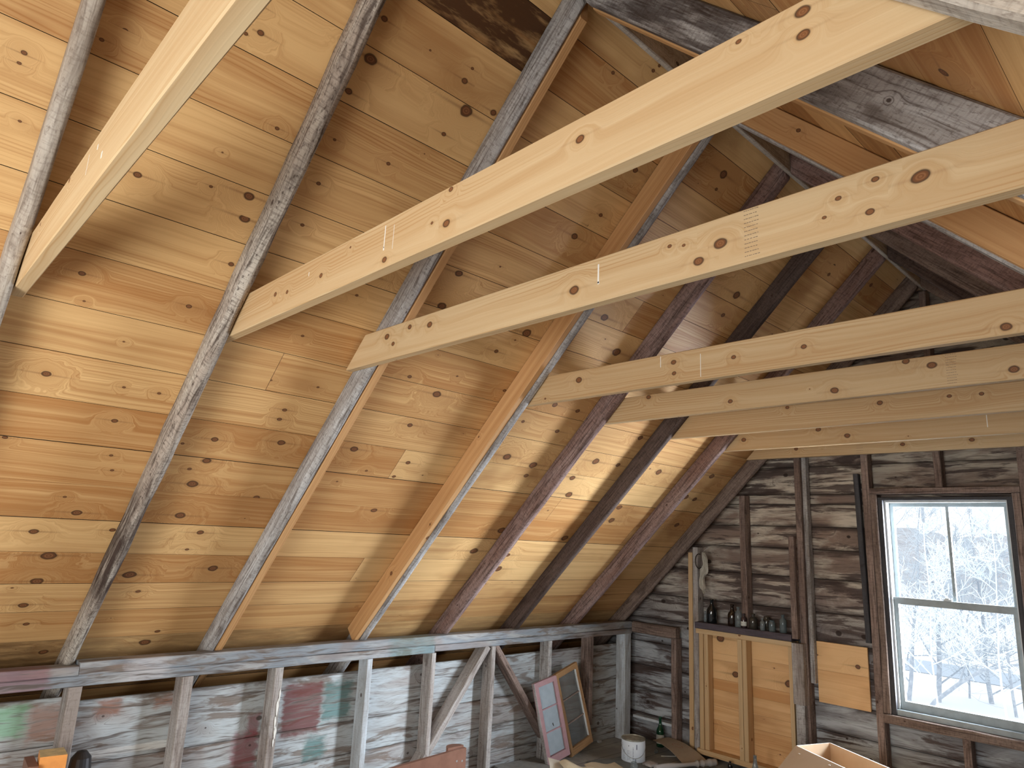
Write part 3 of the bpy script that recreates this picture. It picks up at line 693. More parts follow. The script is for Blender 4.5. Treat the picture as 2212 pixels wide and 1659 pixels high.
# ------------------------------------------------------------------ knee wall frame (left)
def plate(y0, y1, z0, z1, seed, label):
    o = beam('wall_plate', (-3.86, y0, (z0+z1)/2), (-3.86, y1, (z0+z1)/2), (0, 0, 1), 0.10, z1-z0, PLATE, seed=seed, ch=0.004, rough=0.0025, wob=0.003, dens=8)
    # board coordinates follow the room so that the old paint sits where it was brushed
    me = o.data; a = me.attributes['plank'].data; lp = me.loops; vs = me.vertices
    for i in range(len(lp)):
        c = vs[lp[i].vertex_index].co; a[i].vector = (c.y, c.z*1.0 if abs(c.x+3.81) < 0.02 else c.z+c.x+3.81, a[i].vector[2])
    tag(o, label, 'wall plate', 'plates on the low plank wall')
plate(-1.28, 0.913, 0.884, 0.926, 71, 'upper grey plate with old red paint at the far left of the low wall')
plate(-1.28, 2.985, 0.836, 0.883, 72, 'long lower grey plate on the near half of the low wall')
plate(0.915, 5.145, 0.884, 0.941, 73, 'long upper grey plate carrying the rafter feet along the low wall')
plate(2.987, 5.145, 0.843, 0.883, 74, 'lower plate with faded red paint toward the window gable')

def stud(name, x0, x1, y0, y1, z0, z1, mat, label, cat='wall stud', group=None, seed=1, lean=(0, 0), **kw):
    """upright timber"""
    xc, yc = (x0+x1)/2, (y0+y1)/2
    dx, dy = x1-x0, y1-y0
    hd = (1, 0, 0) if dx >= dy else (0, 1, 0)
    o = beam(name, (xc, yc, z0), (xc+lean[0], yc+lean[1], z1), hd, min(dx, dy), max(dx, dy), mat, seed=seed, **{**dict(ch=0.004, rough=0.002, wob=0.003, dens=14), **kw})
    return tag(o, label, cat, group)
G = 'upright studs of the low plank wall'
KS = [(0.884, 0.940, KSTD, 'low-wall stud at the far left, just above the orange wood block'),
      (1.384, 1.440, KSTD, 'second low-wall stud from the left, between red-brown stains'),
      (1.880, 1.930, KSTD, 'low-wall stud with white paint splashes, left of the dark red patch'),
      (2.470, 2.512, WSTD, 'white-washed low-wall stud right of the teal patch'),
      (2.962, 3.000, KSTD, 'low-wall stud where the long slanting brace comes down'),
      (3.497, 3.537, KSTD, 'low-wall stud standing between the two slanting braces'),
      (4.092, 4.132, GREY, 'low-wall stud rising behind the pink sash window'),
      (4.580, 4.628, STUD, 'brown low-wall stud just right of the bare wood sash'),
      (5.050, 5.135, WSTD, 'bluish grey corner post where the low wall meets the gable')]
for i, (y0, y1, mt, lab) in enumerate(KS):
    z0 = 0.0 if i != 7 else 0.175
    stud('wall_stud', -3.908, -3.81, y0, y1, z0, 0.835 if y0 < 2.98 else 0.842, mt, lab, group=G, seed=80+i)
mb = MB(); boxm(mb, -3.9065, -3.88, 4.60, 4.62, 0.0, 0.172)
tag(mb.build('stud_splice', STUD), 'short thin splice under the brown stud right of the bare wood sash', 'wood scrap')
mb = MB()
for (z, y, a, b) in ((0.62, 1.915, .006, .05), (0.55, 1.912, .005, .04), (0.50, 1.917, .007, .03), (0.45, 1.913, .004, .02), (0.69, 1.922, .004, .03)):
    pts = [( -3.8085, y+a*math.cos(t)*(1+.3*math.sin(3*t)), z+b*math.sin(t)*(1+.2*math.cos(5*t))) for t in [i*math.pi/8 for i in range(16)]]
    mb.face(pts); mb.face([(p[0]-0.002, p[1], p[2]) for p in reversed(pts)])
o = mb.build('paint_splash', WHITEP); 
for q in C.objects:
    if q.get('label', '').startswith('low-wall stud with white paint'): o.parent = q; o['label'] = 'white paint splashes'
o = beam('wall_brace', (-3.858, 3.467, 0.842), (-3.858, 2.83, 0.02), (1, 0, 0), 0.045, 0.098, KSTD, seed=95, ch=0.003, rough=0.002, e0=0.0)
tag(o, 'long slanting brace running down to the left from the plate of the low wall', 'wall brace')
o = beam('wall_brace', (-3.858, 3.545, 0.842), (-3.858, 4.21, 0.03), (1, 0, 0), 0.042, 0.09, STUD, seed=96, ch=0.003, rough=0.002)
tag(o, 'dark slanting brace running down to the right behind the pink sash', 'wall brace')

# ------------------------------------------------------------------ gable wall frame
GG = 'studs of the window gable'
stud('wall_stud', -3.203, -3.157, 5.150, 5.238, 0.0, 1.60, KSTD, 'grey-brown gable stud with a new pine strip on its left', group=GG, seed=101)
stud('pine_strip', -3.243, -3.2045, 5.146, 5.238, 0.0, 1.555, TIE, 'tall narrow new pine strip beside the leftmost tall gable stud', 'pine strip', seed=102, ch=0.002, rough=0, wob=0)
stud('wall_stud', -2.775, -2.725, 5.150, 5.238, 1.018, 2.02, STUD, 'gable stud standing on the bottle shelf behind the bottles', group=GG, seed=103)
stud('wall_stud', -2.316, -2.270, 5.145, 5.238, 0.0, 2.48, STUD, 'full-height gable stud at the right end of the bottle shelf', group=GG, seed=104)
stud('nailer_strip', -2.362, -2.319, 5.10, 5.148, 0.99, 1.71, STUD, 'short strip standing on the right end of the bottle shelf', 'wood strip', seed=105)
stud('nailer_block', -2.360, -2.276, 5.085, 5.143, 0.555, 0.963, KSTD, 'rough grey block at the right of the new pine frame', 'wood block', seed=106)
stud('nailer_block', -2.352, -2.288, 5.095, 5.143, 0.0, 0.552, GREY, 'bluish grey upright under the rough block beside the pine frame', 'wood block', seed=107)
stud('nailer_strip', -2.267, -2.235, 5.170, 5.232, 0.70, 2.46, GREY, 'thin grey strip on the right side of the full-height shelf stud', 'wood strip', seed=108)
stud('nailer_strip', -1.885, -1.850, 5.190, 5.236, 1.02, 2.17, DARKP, 'thin dark strip left of the doubled studs by the window', 'wood strip', seed=109, lean=(-0.02, 0))
stud('wall_stud', -1.833, -1.786, 5.148, 5.238, 0.0, 2.93, STUD, 'tall brown gable stud first left of the window', group=GG, seed=110)
stud('wall_stud', -1.784, -1.741, 5.148, 5.238, 0.602, 2.018, BRWN, 'shorter dark trimmer stud touching the left window casing', group=GG, seed=111)
stud('wall_stud', -0.966, -0.922, 5.148, 5.238, 0.602, 2.018, STUD, 'trimmer stud touching the right window casing', group=GG, seed=112)
stud('wall_stud', -0.919, -0.872, 5.148, 5.238, 0.0, 2.93, STUD, 'tall gable stud at the right edge of the photo beyond the window', group=GG, seed=113)
stud('wall_stud', -1.376, -1.333, 5.148, 5.238, 2.062, 3.42, STUD, 'stud standing over the middle of the window and up to the peak', group=GG, seed=114)
stud('wall_stud', -1.345, -1.300, 5.148, 5.238, 0.0, 0.543, STUD, 'short stud below the middle of the window', group=GG, seed=115)
stud('wall_stud', -0.441, -0.395, 5.145, 5.238, 0.0, 2.45, STUD, 'full-height gable stud well right of the window', group=GG, seed=116)
stud('wall_stud', -3.414, -3.366, 5.150, 5.238, 0.0, 0.848, STUD, 'short brown gable stud between the corner and the new pine strip', group=GG, seed=117)
o = beam('window_header', (-1.785, 5.192, 2.040), (-0.920, 5.192, 2.040), (0, 0, 1), 0.088, 0.040, STUD, seed=120, ch=0.003, rough=0.002)
tag(o, 'brown timber lying across the top of the window', 'header')
o = beam('window_rough_sill', (-1.785, 5.186, 0.572), (-0.920, 5.186, 0.572), (0, 0, 1), 0.10, 0.055, BRWN, seed=121, ch=0.004, rough=0.003)
tag(o, 'dark rough sill timber under the window', 'sill')
o = beam('corner_header', (-3.805, 5.165, 0.896), (-3.36, 5.165, 0.893), (0, 0, 1), 0.055, 0.092, BRWN, seed=122, ch=0.012, rough=0.008, wob=0.006)
tag(o, 'short rough brown timber from the corner post to the short gable stud', 'header')
o = beam('wall_ledge', (-3.805, 5.20, 0.176), (-3.418, 5.20, 0.176), (0, 0, 1), 0.07, 0.022, WSTD, seed=123, ch=0.003)
tag(o, 'thin bluish ledge low on the gable between corner post and short stud', 'ledge')
o = beam('bottle_shelf', (-3.1555, 5.168, 0.992), (-2.364, 5.168, 0.992), (0, 0, 1), 0.140, 0.048, PLUMP, seed=124, ch=0.003, rough=0.001)
tag(o, 'dark plum-grey shelf holding the row of old bottles', 'shelf')

# new pine frame with its board back, under the shelf
fr = tag(empty('pine_wall_frame', (-2.75, 5.17, 0.0)), 'new pine stud frame backed with wide orange boards under the bottle shelf', 'wall frame')
def fp(name, x0, x1, y0, y1, z0, z1, sd):
    if x1-x0 > z1-z0: o = beam(name, (x0, (y0+y1)/2, (z0+z1)/2), (x1, (y0+y1)/2, (z0+z1)/2), (0, 0, 1), y1-y0, z1-z0, TIE, seed=sd, ch=0.002)
    else: o = beam(name, ((x0+x1)/2, (y0+y1)/2, z0), ((x0+x1)/2, (y0+y1)/2, z1), (0, 1, 0), x1-x0, y1-y0, TIE, seed=sd, ch=0.002)
    o.parent = fr; o.location = -fr.location
    return o
fp('top_rail', -3.150, -2.364, 5.104, 5.185, 0.930, 0.966, 130)
fp('bottom_rail', -3.150, -2.364, 5.104, 5.185, 0.046, 0.084, 131)
fp('stile', -3.1265, -3.090, 5.108, 5.185, 0.085, 0.929, 132)
fp('stile', -3.088, -3.052, 5.118, 5.185, 0.085, 0.929, 133)
fp('stile', -2.792, -2.757, 5.104, 5.185, 0.085, 0.929, 134)
fp('stile', -2.755, -2.720, 5.106, 5.185, 0.085, 0.929, 135)
fp('stile', -2.394, -2.364, 5.104, 5.185, 0.085, 0.929, 136)
def pine_boards(name, x0, x1, Y, zs, knots, seed, parent=None, mat=None, breaks=None):
    rng = random.Random(seed); mb = MB()
    for r in range(len(zs)-1):
        z0, z1 = zs[r]+0.0004, zs[r+1]-0.0004; sd = rng.random()
        ks = [k for k in knots if z0 < k[1] < z1]
        ks = rnd_knots(rng, x0, x1, z0, z1, 3, ks, 0.002, 0.005)
        n = max(2, int((x1-x0)/0.06))
        for a in range(n):
            u0_, u1_ = x0+(x1-x0)*a/n, x0+(x1-x0)*(a+1)/n
            mb.face([(u0_, Y, z0), (u1_, Y, z0), (u1_, Y, z1), (u0_, Y, z1)], [(u0_, z0), (u1_, z0), (u1_, z1), (u0_, z1)], sd, near((u0_+u1_)/2, (z0+z1)/2, ks))
        for zz in (z0, z1): mb.face([(x0, Y, zz), (x1, Y, zz), (x1, Y+0.018, zz), (x0, Y+0.018, zz)], None, sd)
    for xx in (x0, x1): mb.face([(xx, Y, zs[0]), (xx, Y, zs[-1]), (xx, Y+0.018, zs[-1]), (xx, Y+0.018, zs[0])])
    mb.face([(x0, Y+0.018, zs[0]), (x1, Y+0.018, zs[0]), (x1, Y+0.018, zs[-1]), (x0, Y+0.018, zs[-1])])
    o = mb.build(name, PANEL)
    if parent: o.parent = parent; o.location = -parent.location
    return o
o = pine_boards('board_back', -3.150, -2.364, 5.196, [0.046, 0.19, 0.30, 0.40, 0.52, 0.60, 0.74, 0.79, 0.966],
               [(-2.985, 0.905, 0.024), (-2.862, 0.655, 0.020), (-3.088, 0.265, 0.014), (-2.44, 0.661, 0.022)], 5, fr)
o['label'] = 'edge-joined orange pine boards'
o = pine_boards('board_patch', -2.232, -1.887, 5.212, [0.578, 0.795, 0.985], [(-1.955, 0.852, 0.013)], 9)
tag(o, 'orange pine patch of two wide boards between the shelf stud and the window studs', 'board panel')

# ------------------------------------------------------------------ the window
win = tag(empty('window_1', (-1.355, 5.24, 0.6)), kind='structure')
def wadd(name, parts, mat):
    mb = MB()
    for p_ in parts: boxm(mb, *p_)
    o = mb.build(name, mat, win, weld=False); o.location = -win.location; return o
wadd('window_casing', [(-1.740, -1.712, 5.165, 5.30, 0.600, 1.998), (-0.995, -0.967, 5.165, 5.30, 0.600, 1.998), (-1.712, -0.995, 5.165, 5.30, 1.980, 1.998)], DARKP)
wadd('window_frame', [(-1.7115, -1.700, 5.20, 5.315, 0.636, 1.979), (-1.007, -0.9955, 5.20, 5.315, 0.636, 1.979), (-1.6995, -1.0075, 5.20, 5.315, 1.966, 1.979)], STOP)
wadd('window_sill', [(-1.7115, -0.9955, 5.175, 5.34, 0.601, 0.634)], SASHP)
def sash(name, x0, x1, y0, y1, z0, z1, st, tr_, br, munt=None):
    parts = [(x0, x0+st, y0, y1, z0, z1), (x1-st, x1, y0, y1, z0, z1), (x0+st, x1-st, y0, y1, z1-tr_, z1), (x0+st, x1-st, y0, y1, z0, z0+br)]
    o = wadd(name, parts, SASHP)
    if munt:
        mb = MB(); boxm(mb, munt-0.009, munt+0.009, y0+0.003, y1-0.003, z0+br, z1-tr_); q = mb.build('muntin', SASHP, o)
        panes = [(x0+st, munt-0.009), (munt+0.009, x1-st)]
    else: panes = [(x0+st, x1-st)]
    for a, b in panes:
        mb = MB(); yc = (y0+y1)/2; mb.face([(a, yc, z0+br), (b, yc, z0+br), (b, yc, z1-tr_), (a, yc, z1-tr_)])
        g = mb.build('glass', GLASS, o)
sash('upper_sash', -1.6990, -1.0080, 5.262, 5.292, 1.300, 1.965, 0.024, 0.024, 0.030, -1.348)
sash('lower_sash', -1.6990, -1.0080, 5.222, 5.255, 0.635, 1.338, 0.026, 0.044, 0.050)
mb = MB(); boxm(mb, -1.405, -1.360, 5.232, 5.255, 1.338, 1.349); boxm(mb, -1.395, -1.372, 5.226, 5.245, 1.349, 1.356)
o = mb.build('sash_lock', METAL, win); o.location = -win.location

# ------------------------------------------------------------------ small things
def lathe(mb, prof, n=24, cx=0, cy=0, z=0, mi=0, tilt=None):
    M_ = tilt if tilt is not None else Matrix.Identity(3)
    rings = []
    for (r, h) in prof:
        rings.append([Vector((cx, cy, z))+M_@Vector((r*math.cos(2*math.pi*i/n), r*math.sin(2*math.pi*i/n), h)) for i in range(n)])
    for a in range(len(rings)-1):
        for i in range(n):
            j = (i+1) % n
            mb.face([rings[a][i], rings[a][j], rings[a+1][j], rings[a+1][i]], mi=mi, smooth=True, uv=[(0, 0)]*4)
def disc(mb, r, h, n=24, cx=0, cy=0, z=0, mi=0, tilt=None, flip=False):
    M_ = tilt if tilt is not None else Matrix.Identity(3)
    p = [Vector((cx, cy, z))+M_@Vector((r*math.cos(2*math.pi*i/n), r*math.sin(2*math.pi*i/n), h)) for i in range(n)]
    if flip: p.reverse()
    mb.face(p, mi=mi, uv=[(0, 0)]*n)

def glass_mat(name, col, trans, rough=0.08, gl=0.12):
    N = NT(name)
    b = N.n('ShaderNodeBsdfPrincipled'); N.put(b.inputs['Base Color'], col); b.inputs['Roughness'].default_value = rough
    b.inputs['Specular IOR Level'].default_value = 0.8
    tr = N.n('ShaderNodeBsdfTransparent'); N.put(tr.inputs[0], tuple(min(1, c*1.6+0.25) for c in col))
    mx = N.n('ShaderNodeMixShader'); mx.inputs[0].default_value = trans
    N.t.links.new(b.outputs[0], mx.inputs[1]); N.t.links.new(tr.outputs[0], mx.inputs[2]); N.t.links.new(mx.outputs[0], N.out.inputs[0])
    return N.m
BROWNG = glass_mat('brown_bottle_glass', (0.022, 0.012, 0.008), 0.12)
BLACKG = glass_mat('blackish_bottle_glass', (0.010, 0.012, 0.014), 0.08)
OLIVEG = glass_mat('smoky_bottle_glass', (0.07, 0.062, 0.05), 0.30)
CLEARG = glass_mat('clear_bottle_glass', (0.30, 0.34, 0.36), 0.6)
AQUAG = glass_mat('aqua_bottle_glass', (0.20, 0.25, 0.27), 0.55)
GREENG = glass_mat('green_bottle_glass', (0.010, 0.075, 0.035), 0.20)
LABEL = plain('paper_label', (0.62, 0.64, 0.60), 0.8, nz=0.5, sc=60, c2=(0.40, 0.42, 0.40))

def bottle(name, x, y, z, h, w_, shape, mat, label, group=None, tilt=None, extra=None):
    R = w_/2
    if shape == 'beer': pr = [(R*.9, 0), (R, .02*h), (R, .50*h), (R*.93, .57*h), (R*.55, .68*h), (R*.36, .76*h), (R*.33, .93*h), (R*.42, .935*h), (R*.42, h), (R*.30, h)]
    elif shape == 'med': pr = [(R*.9, 0), (R, .02*h), (R, .66*h), (R*.85, .74*h), (R*.42, .80*h), (R*.38, .91*h), (R*.50, .915*h), (R*.50, h), (R*.36, h)]
    elif shape == 'jar': pr = [(R*.9, 0), (R, .03*h), (R, .72*h), (R*.92, .80*h), (R*.72, .84*h), (R*.74, .86*h), (R*.74, h), (R*.64, h)]
    else: pr = [(R*.9, 0), (R, .02*h), (R, .36*h), (R*.86, .46*h), (R*.55, .62*h), (R*.36, .78*h), (R*.28, .97*h), (R*.34, .975*h), (R*.34, h), (R*.24, h)]
    root = empty(name, (x, y, z)); tag(root, label, 'bottle' if shape != 'jar' else 'jar', group)
    mb = MB(); lathe(mb, pr); disc(mb, R*.9, 0, flip=True); lathe(mb, [(pr[-1][0], h), (pr[-1][0]*.9, h*.90)]); mb_o = mb.build('glass_body', mat, root, weld=True)
    if extra:
        z0, z1, m_ = extra; mb = MB(); lathe(mb, [(R*1.012, h*z0), (R*1.012, h*z1)], n=24); mb.build('paper_label', m_, root)
    if tilt is not None: root.rotation_euler = tilt
    return root
BG = 'old bottles on the shelf'
SH = 1.0165
bottle('bottle', -3.035, 5.155, SH, 0.185, 0.080, 'beer', BLACKG, 'blackish long-necked bottle, tallest and leftmost of the large bottles on the shelf', BG)
bottle('bottle', -2.856, 5.155, SH, 0.160, 0.070, 'beer', BROWNG, 'dark brown long-necked bottle, second large bottle on the shelf', BG)
bottle('bottle', -2.792, 5.128, SH, 0.150, 0.050, 'med', CLEARG, 'clear tall bottle just left of the stud on the shelf', BG)
bottle('bottle', -2.742, 5.122, SH, 0.105, 0.042, 'med', glass_mat('purplish_bottle_glass', (0.05, 0.03, 0.035), 0.2), 'small purplish brown bottle directly in front of the shelf stud', BG, extra=(0.15, 0.45, LABEL))
bottle('bottle', -2.680, 5.150, SH, 0.108, 0.060, 'med', OLIVEG, 'smoky brown squat bottle right of the shelf stud', BG)
bottle('jar', -2.586, 5.178, SH, 0.098, 0.056, 'jar', OLIVEG, 'wide smoky jar at the back of the shelf behind a clear one', BG)
bottle('bottle', -2.592, 5.122, SH, 0.086, 0.036, 'med', CLEARG, 'very small bright clear bottle in front of the smoky jar', BG)
bottle('bottle', -2.524, 5.135, SH, 0.080, 0.048, 'jar', AQUAG, 'smallest aqua jar second from the right end of the shelf', BG)
bottle('bottle', -2.446, 5.150, SH, 0.128, 0.050, 'med', AQUAG, 'pale aqua bottle at the right end of the shelf', BG)
bottle('bottle', -3.100, 5.165, SH, 0.085, 0.020, 'med', CLEARG, 'slim clear vial at the left end of the shelf', BG)
bottle('bottle', -3.520, 5.150, 0.0, 0.225, 0.062, 'beer', GREENG, 'green bottle with a torn label standing on the floor by the gable', None, extra=(0.12, 0.42, LABEL))
bottle('bottle', -2.838, 5.045, 0.0, 0.075, 0.034, 'med', BLACKG, 'small dark bottle standing on the floor before the pine frame')
bottle('bottle', -2.560, 4.890, 0.0, 0.205, 0.075, 'cone', CLEARG, 'clear sloping-shouldered bottle standing in front of the pine frame')
bottle('jar', -3.268, 4.452, 0.0, 0.062, 0.055, 'jar', CLEARG, 'clear glass jar just in front of the paint can')
bottle('vial', -3.440, 4.985, 0.014, 0.05, 0.026, 'med', CLEARG, 'tiny clear bottle lying under the cardboard flap', tilt=(math.radians(90), 0, 0.4))

# paint can
can = tag(empty('paint_can', (-3.424, 4.655, 0.0), math.radians(-150)), 'white one-gallon paint can with a wire handle standing on the attic floor', 'paint can')
CANP = plain('can_paper', (0.74, 0.82, 0.92), 0.5, nz=0.4, sc=9, c2=(0.58, 0.66, 0.76))
RIM = plain('can_rim_metal', (0.42, 0.42, 0.36), 0.45, 0.6, nz=0.6, sc=40, c2=(0.2, 0.17, 0.12))
DRY = plain('dried_paint', (0.30, 0.29, 0.24), 0.6, nz=0.6, sc=30, c2=(0.52, 0.52, 0.46))
mb = MB(); lathe(mb, [(0.088, 0.004), (0.0895, 0.008), (0.0895, 0.150), (0.088, 0.153)], n=40); disc(mb, 0.088, 0.004, n=40, flip=True); mb.build('can_body', CANP, can, weld=True)
mb = MB(); lathe(mb, [(0.0885, 0.153), (0.0915, 0.157), (0.0915, 0.163), (0.082, 0.166), (0.079, 0.158)], n=40); mb.build('rim', RIM, can)
mb = MB(); lathe(mb, [(0.0885, 0.008), (0.091, 0.004), (0.088, 0.0)], n=40); mb.build('base_rim', RIM, can)
mb = MB(); disc(mb, 0.080, 0.159, n=40); mb.build('lid', DRY, can)
def tube(mb, pts, r, n=8, mi=0):
    rings = []
    for i, p in enumerate(pts):
        p = Vector(p); a = Vector(pts[max(0, i-1)]); b = Vector(pts[min(len(pts)-1, i+1)]); t = (b-a).normalized()
        s_ = t.orthogonal().normalized() if i == 0 else (rings_s - t*rings_s.dot(t)).normalized()
        rings_s = s_; q = t.cross(s_); rr = r[i] if isinstance(r, (list, tuple)) else r
        rings.append([p+(s_*math.cos(2*math.pi*k/n)+q*math.sin(2*math.pi*k/n))*rr for k in range(n)])
    for a in range(len(rings)-1):
        for k in range(n):
            j = (k+1) % n
            mb.face([rings[a][k], rings[a][j], rings[a+1][j], rings[a+1][k]], mi=mi, smooth=True, uv=[(0, 0)]*4)
    mb.face(list(reversed(rings[0])), mi=mi, uv=[(0, 0)]*n); mb.face(rings[-1], mi=mi, uv=[(0, 0)]*n)
mb = MB(); tube(mb, [(0.092*math.sin(a), -0.098*math.cos(a)*0.96-0.0*a, 0.125-0.085*math.cos(a)) for a in [(-1.5+3.0*i/20) for i in range(21)]], 0.0018)
h_ = mb.build('wire_handle', METAL, can); h_.rotation_euler = (0, 0, math.radians(-168))
BLUEINK = plain('blue_print', (0.16, 0.19, 0.28), 0.7)
mb = MB()
rngc = random.Random(8)
def onc(a0, a1, z0, z1, r=0.0902):
    mb.face([(r*math.cos(a0), r*math.sin(a0), z0), (r*math.cos(a1), r*math.sin(a1), z0), (r*math.cos(a1), r*math.sin(a1), z1), (r*math.cos(a0), r*math.sin(a0), z1)], uv=[(0, 0)]*4)
A0 = math.radians(105)
for blk, (a_, z_) in enumerate(((A0-0.15, 0.088), (A0-0.15, 0.05), (A0-0.62, 0.088), (A0-0.62, 0.05))):
    for i in range(7):
        onc(a_, a_+rngc.uniform(0.2, 0.36), z_-i*0.0045, z_-i*0.0045+0.0012)
for i in range(9):
    onc(A0+0.33, A0+0.37+0.02*(i % 2), 0.02+i*0.011, 0.026+i*0.011)
for i in range(8): onc(A0+0.52+0.012*i, A0+0.527+0.012*i, 0.012, 0.035)
onc(A0-0.05, A0+0.01, 0.118, 0.126); onc(A0-0.75, A0-0.70, 0.11, 0.135); onc(A0+0.62, A0+0.70, 0.10, 0.135)
o = mb.build('label_print', BLUEINK, can); o.rotation_euler = (0, 0, math.radians(-30))

# two old sashes leaning on the low wall
def leaning_sash(name, label, y0, y1, bx, tx, tz, ydrop, fr_mat, gl_mat, stile, rail, bot, seed, muntmat=None, thick=0.032):
    """bottom edge at X=bx on the floor, top at X=tx, z=tz; ydrop = sideways shift of the top"""
    b = Vector((bx, y0, 0)); top = Vector((tx, y0+ydrop, tz)); vv = top-b; hh_ = vv.length; vdir = vv.normalized(); wdir = Vector((0, 1, 0)); wdir = (wdir-vdir*wdir.dot(vdir)).normalized()
    n = wdir.cross(vdir).normalized(); W = (y1-y0)*0.985
    if n.x < 0: n = -n
    root = empty(name, (bx, y0, 0)); tag(root, label, 'window sash')
    mb0 = Matrix(((wdir.x, n.x, vdir.x), (wdir.y, n.y, vdir.y), (wdir.z, n.z, vdir.z)))
    def part(nm, boxes, mat, par=root):
        mb = MB()
        for (a0, a1, c0, c1, e0_, e1_) in boxes: boxm(mb, a0, a1, c0, c1, e0_, e1_, seed=seed)
        mb.v = [tuple(mb0@Vector(p)) for p in mb.v]
        return mb.build(nm, mat, par)
    t = thick/2
    lift = thick*0.2
    fo = part('sash_frame', [(0, stile, -t, t, lift, hh_), (W-stile, W, -t, t, lift, hh_), (stile, W-stile, -t, t, hh_-rail, hh_), (stile, W-stile, -t, t, lift, bot)], fr_mat)
    zz = [bot+(hh_-rail-bot)*k/3 for k in range(4)]
    for k in (1, 2): part('muntin', [(stile, W-stile, -t*.7, t*.7, zz[k]-0.004, zz[k]+0.004)], muntmat or fr_mat)
    for k in range(3): part('pane', [(stile, W-stile, -0.001, 0.001, zz[k]+0.004, zz[k+1]-0.004)], gl_mat)
    return root, part, (W, hh_, stile, t, zz)
PINK = plain('pink_paint', (0.42, 0.25, 0.28), 0.65, nz=0.5, sc=30, c2=(0.36, 0.22, 0.23))
FROST = plain('frosted_pane', (0.34, 0.41, 0.47), 0.5, nz=0.5, sc=14, c2=(0.27, 0.33, 0.39))
rr, part, (W_, H_, st_, t_, zz_) = leaning_sash('salvaged_window', 'narrow pink sash with three cloudy blue-grey panes leaning on the low wall', 4.00, 4.25, -3.700, -3.785, 0.555, -0.095, PINK, FROST, 0.036, 0.036, 0.055, 1, thick=0.028)
q = part('old_putty', [(-0.003, 0.0, -t_, t_, 0.02, H_*0.6), (-0.003, 0.0, -t_*0.4, t_, H_*0.6, H_)], GREY); q['label'] = 'grey bare edge'
q = part('pane_chip', [(W_*0.52, W_*0.555, 0.0012, 0.002, zz_[1]+0.03, zz_[1]+0.045), (W_*0.535, W_*0.56, 0.0012, 0.002, zz_[1]+0.022, zz_[1]+0.032)], DARKBACK)
BARE = old('bare_sash_wood', (0.42, 0.25, 0.12), (0.28, 0.16, 0.08), (0.08, 0.045, 0.03), 0.5, 0.5, 0.2)
DIRTYG = glassy('dusty_glass', (0.62, 0.64, 0.64), 0.06, 0.28, (0.30, 0.31, 0.31), 0.15)
rr, part, (W_, H_, st_, t_, zz_) = leaning_sash('salvaged_window', 'bare orange-brown sash with three dusty clear panes leaning behind the pink one', 4.305, 4.575, -3.745, -3.790, 0.598, -0.17, BARE, DIRTYG, 0.030, 0.040, 0.06, 2, muntmat=BRWN, thick=0.026)
q = part('putty', [(W_-0.036, W_-0.0305, -t_, t_*1.02, 0.07, H_-0.045)], STOP); q['label'] = 'white putty line'

# papers and cardboard
KRAFT = plain('kraft_paper', (0.50, 0.41, 0.28), 0.75, nz=0.35, sc=8, c2=(0.40, 0.32, 0.21))
KRAFTL = plain('pale_paper', (0.56, 0.52, 0.44), 0.75, nz=0.3, sc=8, c2=(0.44, 0.38, 0.29))
CARD = plain('cardboard', (0.52, 0.38, 0.26), 0.8, nz=0.3, sc=10, c2=(0.46, 0.33, 0.21))
FLUTE = plain('cut_cardboard_edge', (0.85, 0.82, 0.76), 0.8)
def sheet(name, pts, mat, label, cat, th=0.0015, parent=None, group=None):
    """pts: grid rows of 3-D points"""
    mb = MB(); R_n = len(pts); C_n = len(pts[0])
    P = [[Vector(p) for p in r] for r in pts]
    nrm = (P[0][-1]-P[0][0]).cross(P[-1][0]-P[0][0]).normalized()
    if nrm.z < 0: nrm = -nrm
    dn = nrm*(-th)
    for i in range(R_n-1):
        for j in range(C_n-1):
            q = [P[i][j], P[i][j+1], P[i+1][j+1], P[i+1][j]]
            mb.face(q, smooth=True); mb.face([p+dn for p in reversed(q)], smooth=True)
    edge = [P[0][j] for j in range(C_n)]+[P[i][-1] for i in range(1, R_n)]+[P[-1][j] for j in range(C_n-2, -1, -1)]+[P[i][0] for i in range(R_n-2, 0, -1)]
    for k in range(len(edge)):
        a, b = edge[k], edge[(k+1) % len(edge)]; mb.face([a, b, b+dn, a+dn])
    o = mb.build(name, mat, parent)
    if label: tag(o, label, cat, group)
    return o
def bilin(a, b, c, d, n, m_, f):
    g = []
    for i in range(n+1):
        r = []
        for j in range(m_+1):
            s_, t_ = i/n, j/m_
            p = Vector(a)*(1-s_)*(1-t_)+Vector(b)*(1-s_)*t_+Vector(c)*s_*t_+Vector(d)*s_*(1-t_)
            p.z = max(0.0025, p.z+f(s_, t_)); r.append(tuple(p))
        g.append(r)
    return g
sheet('paper_sheet', bilin((-3.50, 3.90, 0.100), (-3.46, 4.08, 0.060), (-3.20, 4.26, 0.02), (-3.22, 3.78, 0.02), 12, 12, lambda s, t: 0.022*math.sin(5*t+2*s)*(1-s)+0.02*math.sin(7*s)*t), KRAFT,
      'tan crumpled paper with small print lying before the pink sash', 'paper')
pr = C.objects['paper_sheet']
mb = MB()
for i in range(5):
    a = Vector((-3.462+0.012*i, 3.945+0.010*i, 0)); b = a+Vector((0.028, 0.045, 0)); d_ = Vector((0.0018, -0.0010, 0))
    z_ = 0.128
    mb.face([(a.x, a.y, z_), (b.x, b.y, z_-0.01), (b.x+d_.x, b.y+d_.y, z_-0.01), (a.x+d_.x, a.y+d_.y, z_)])
mb.build('print_lines', INK, pr)
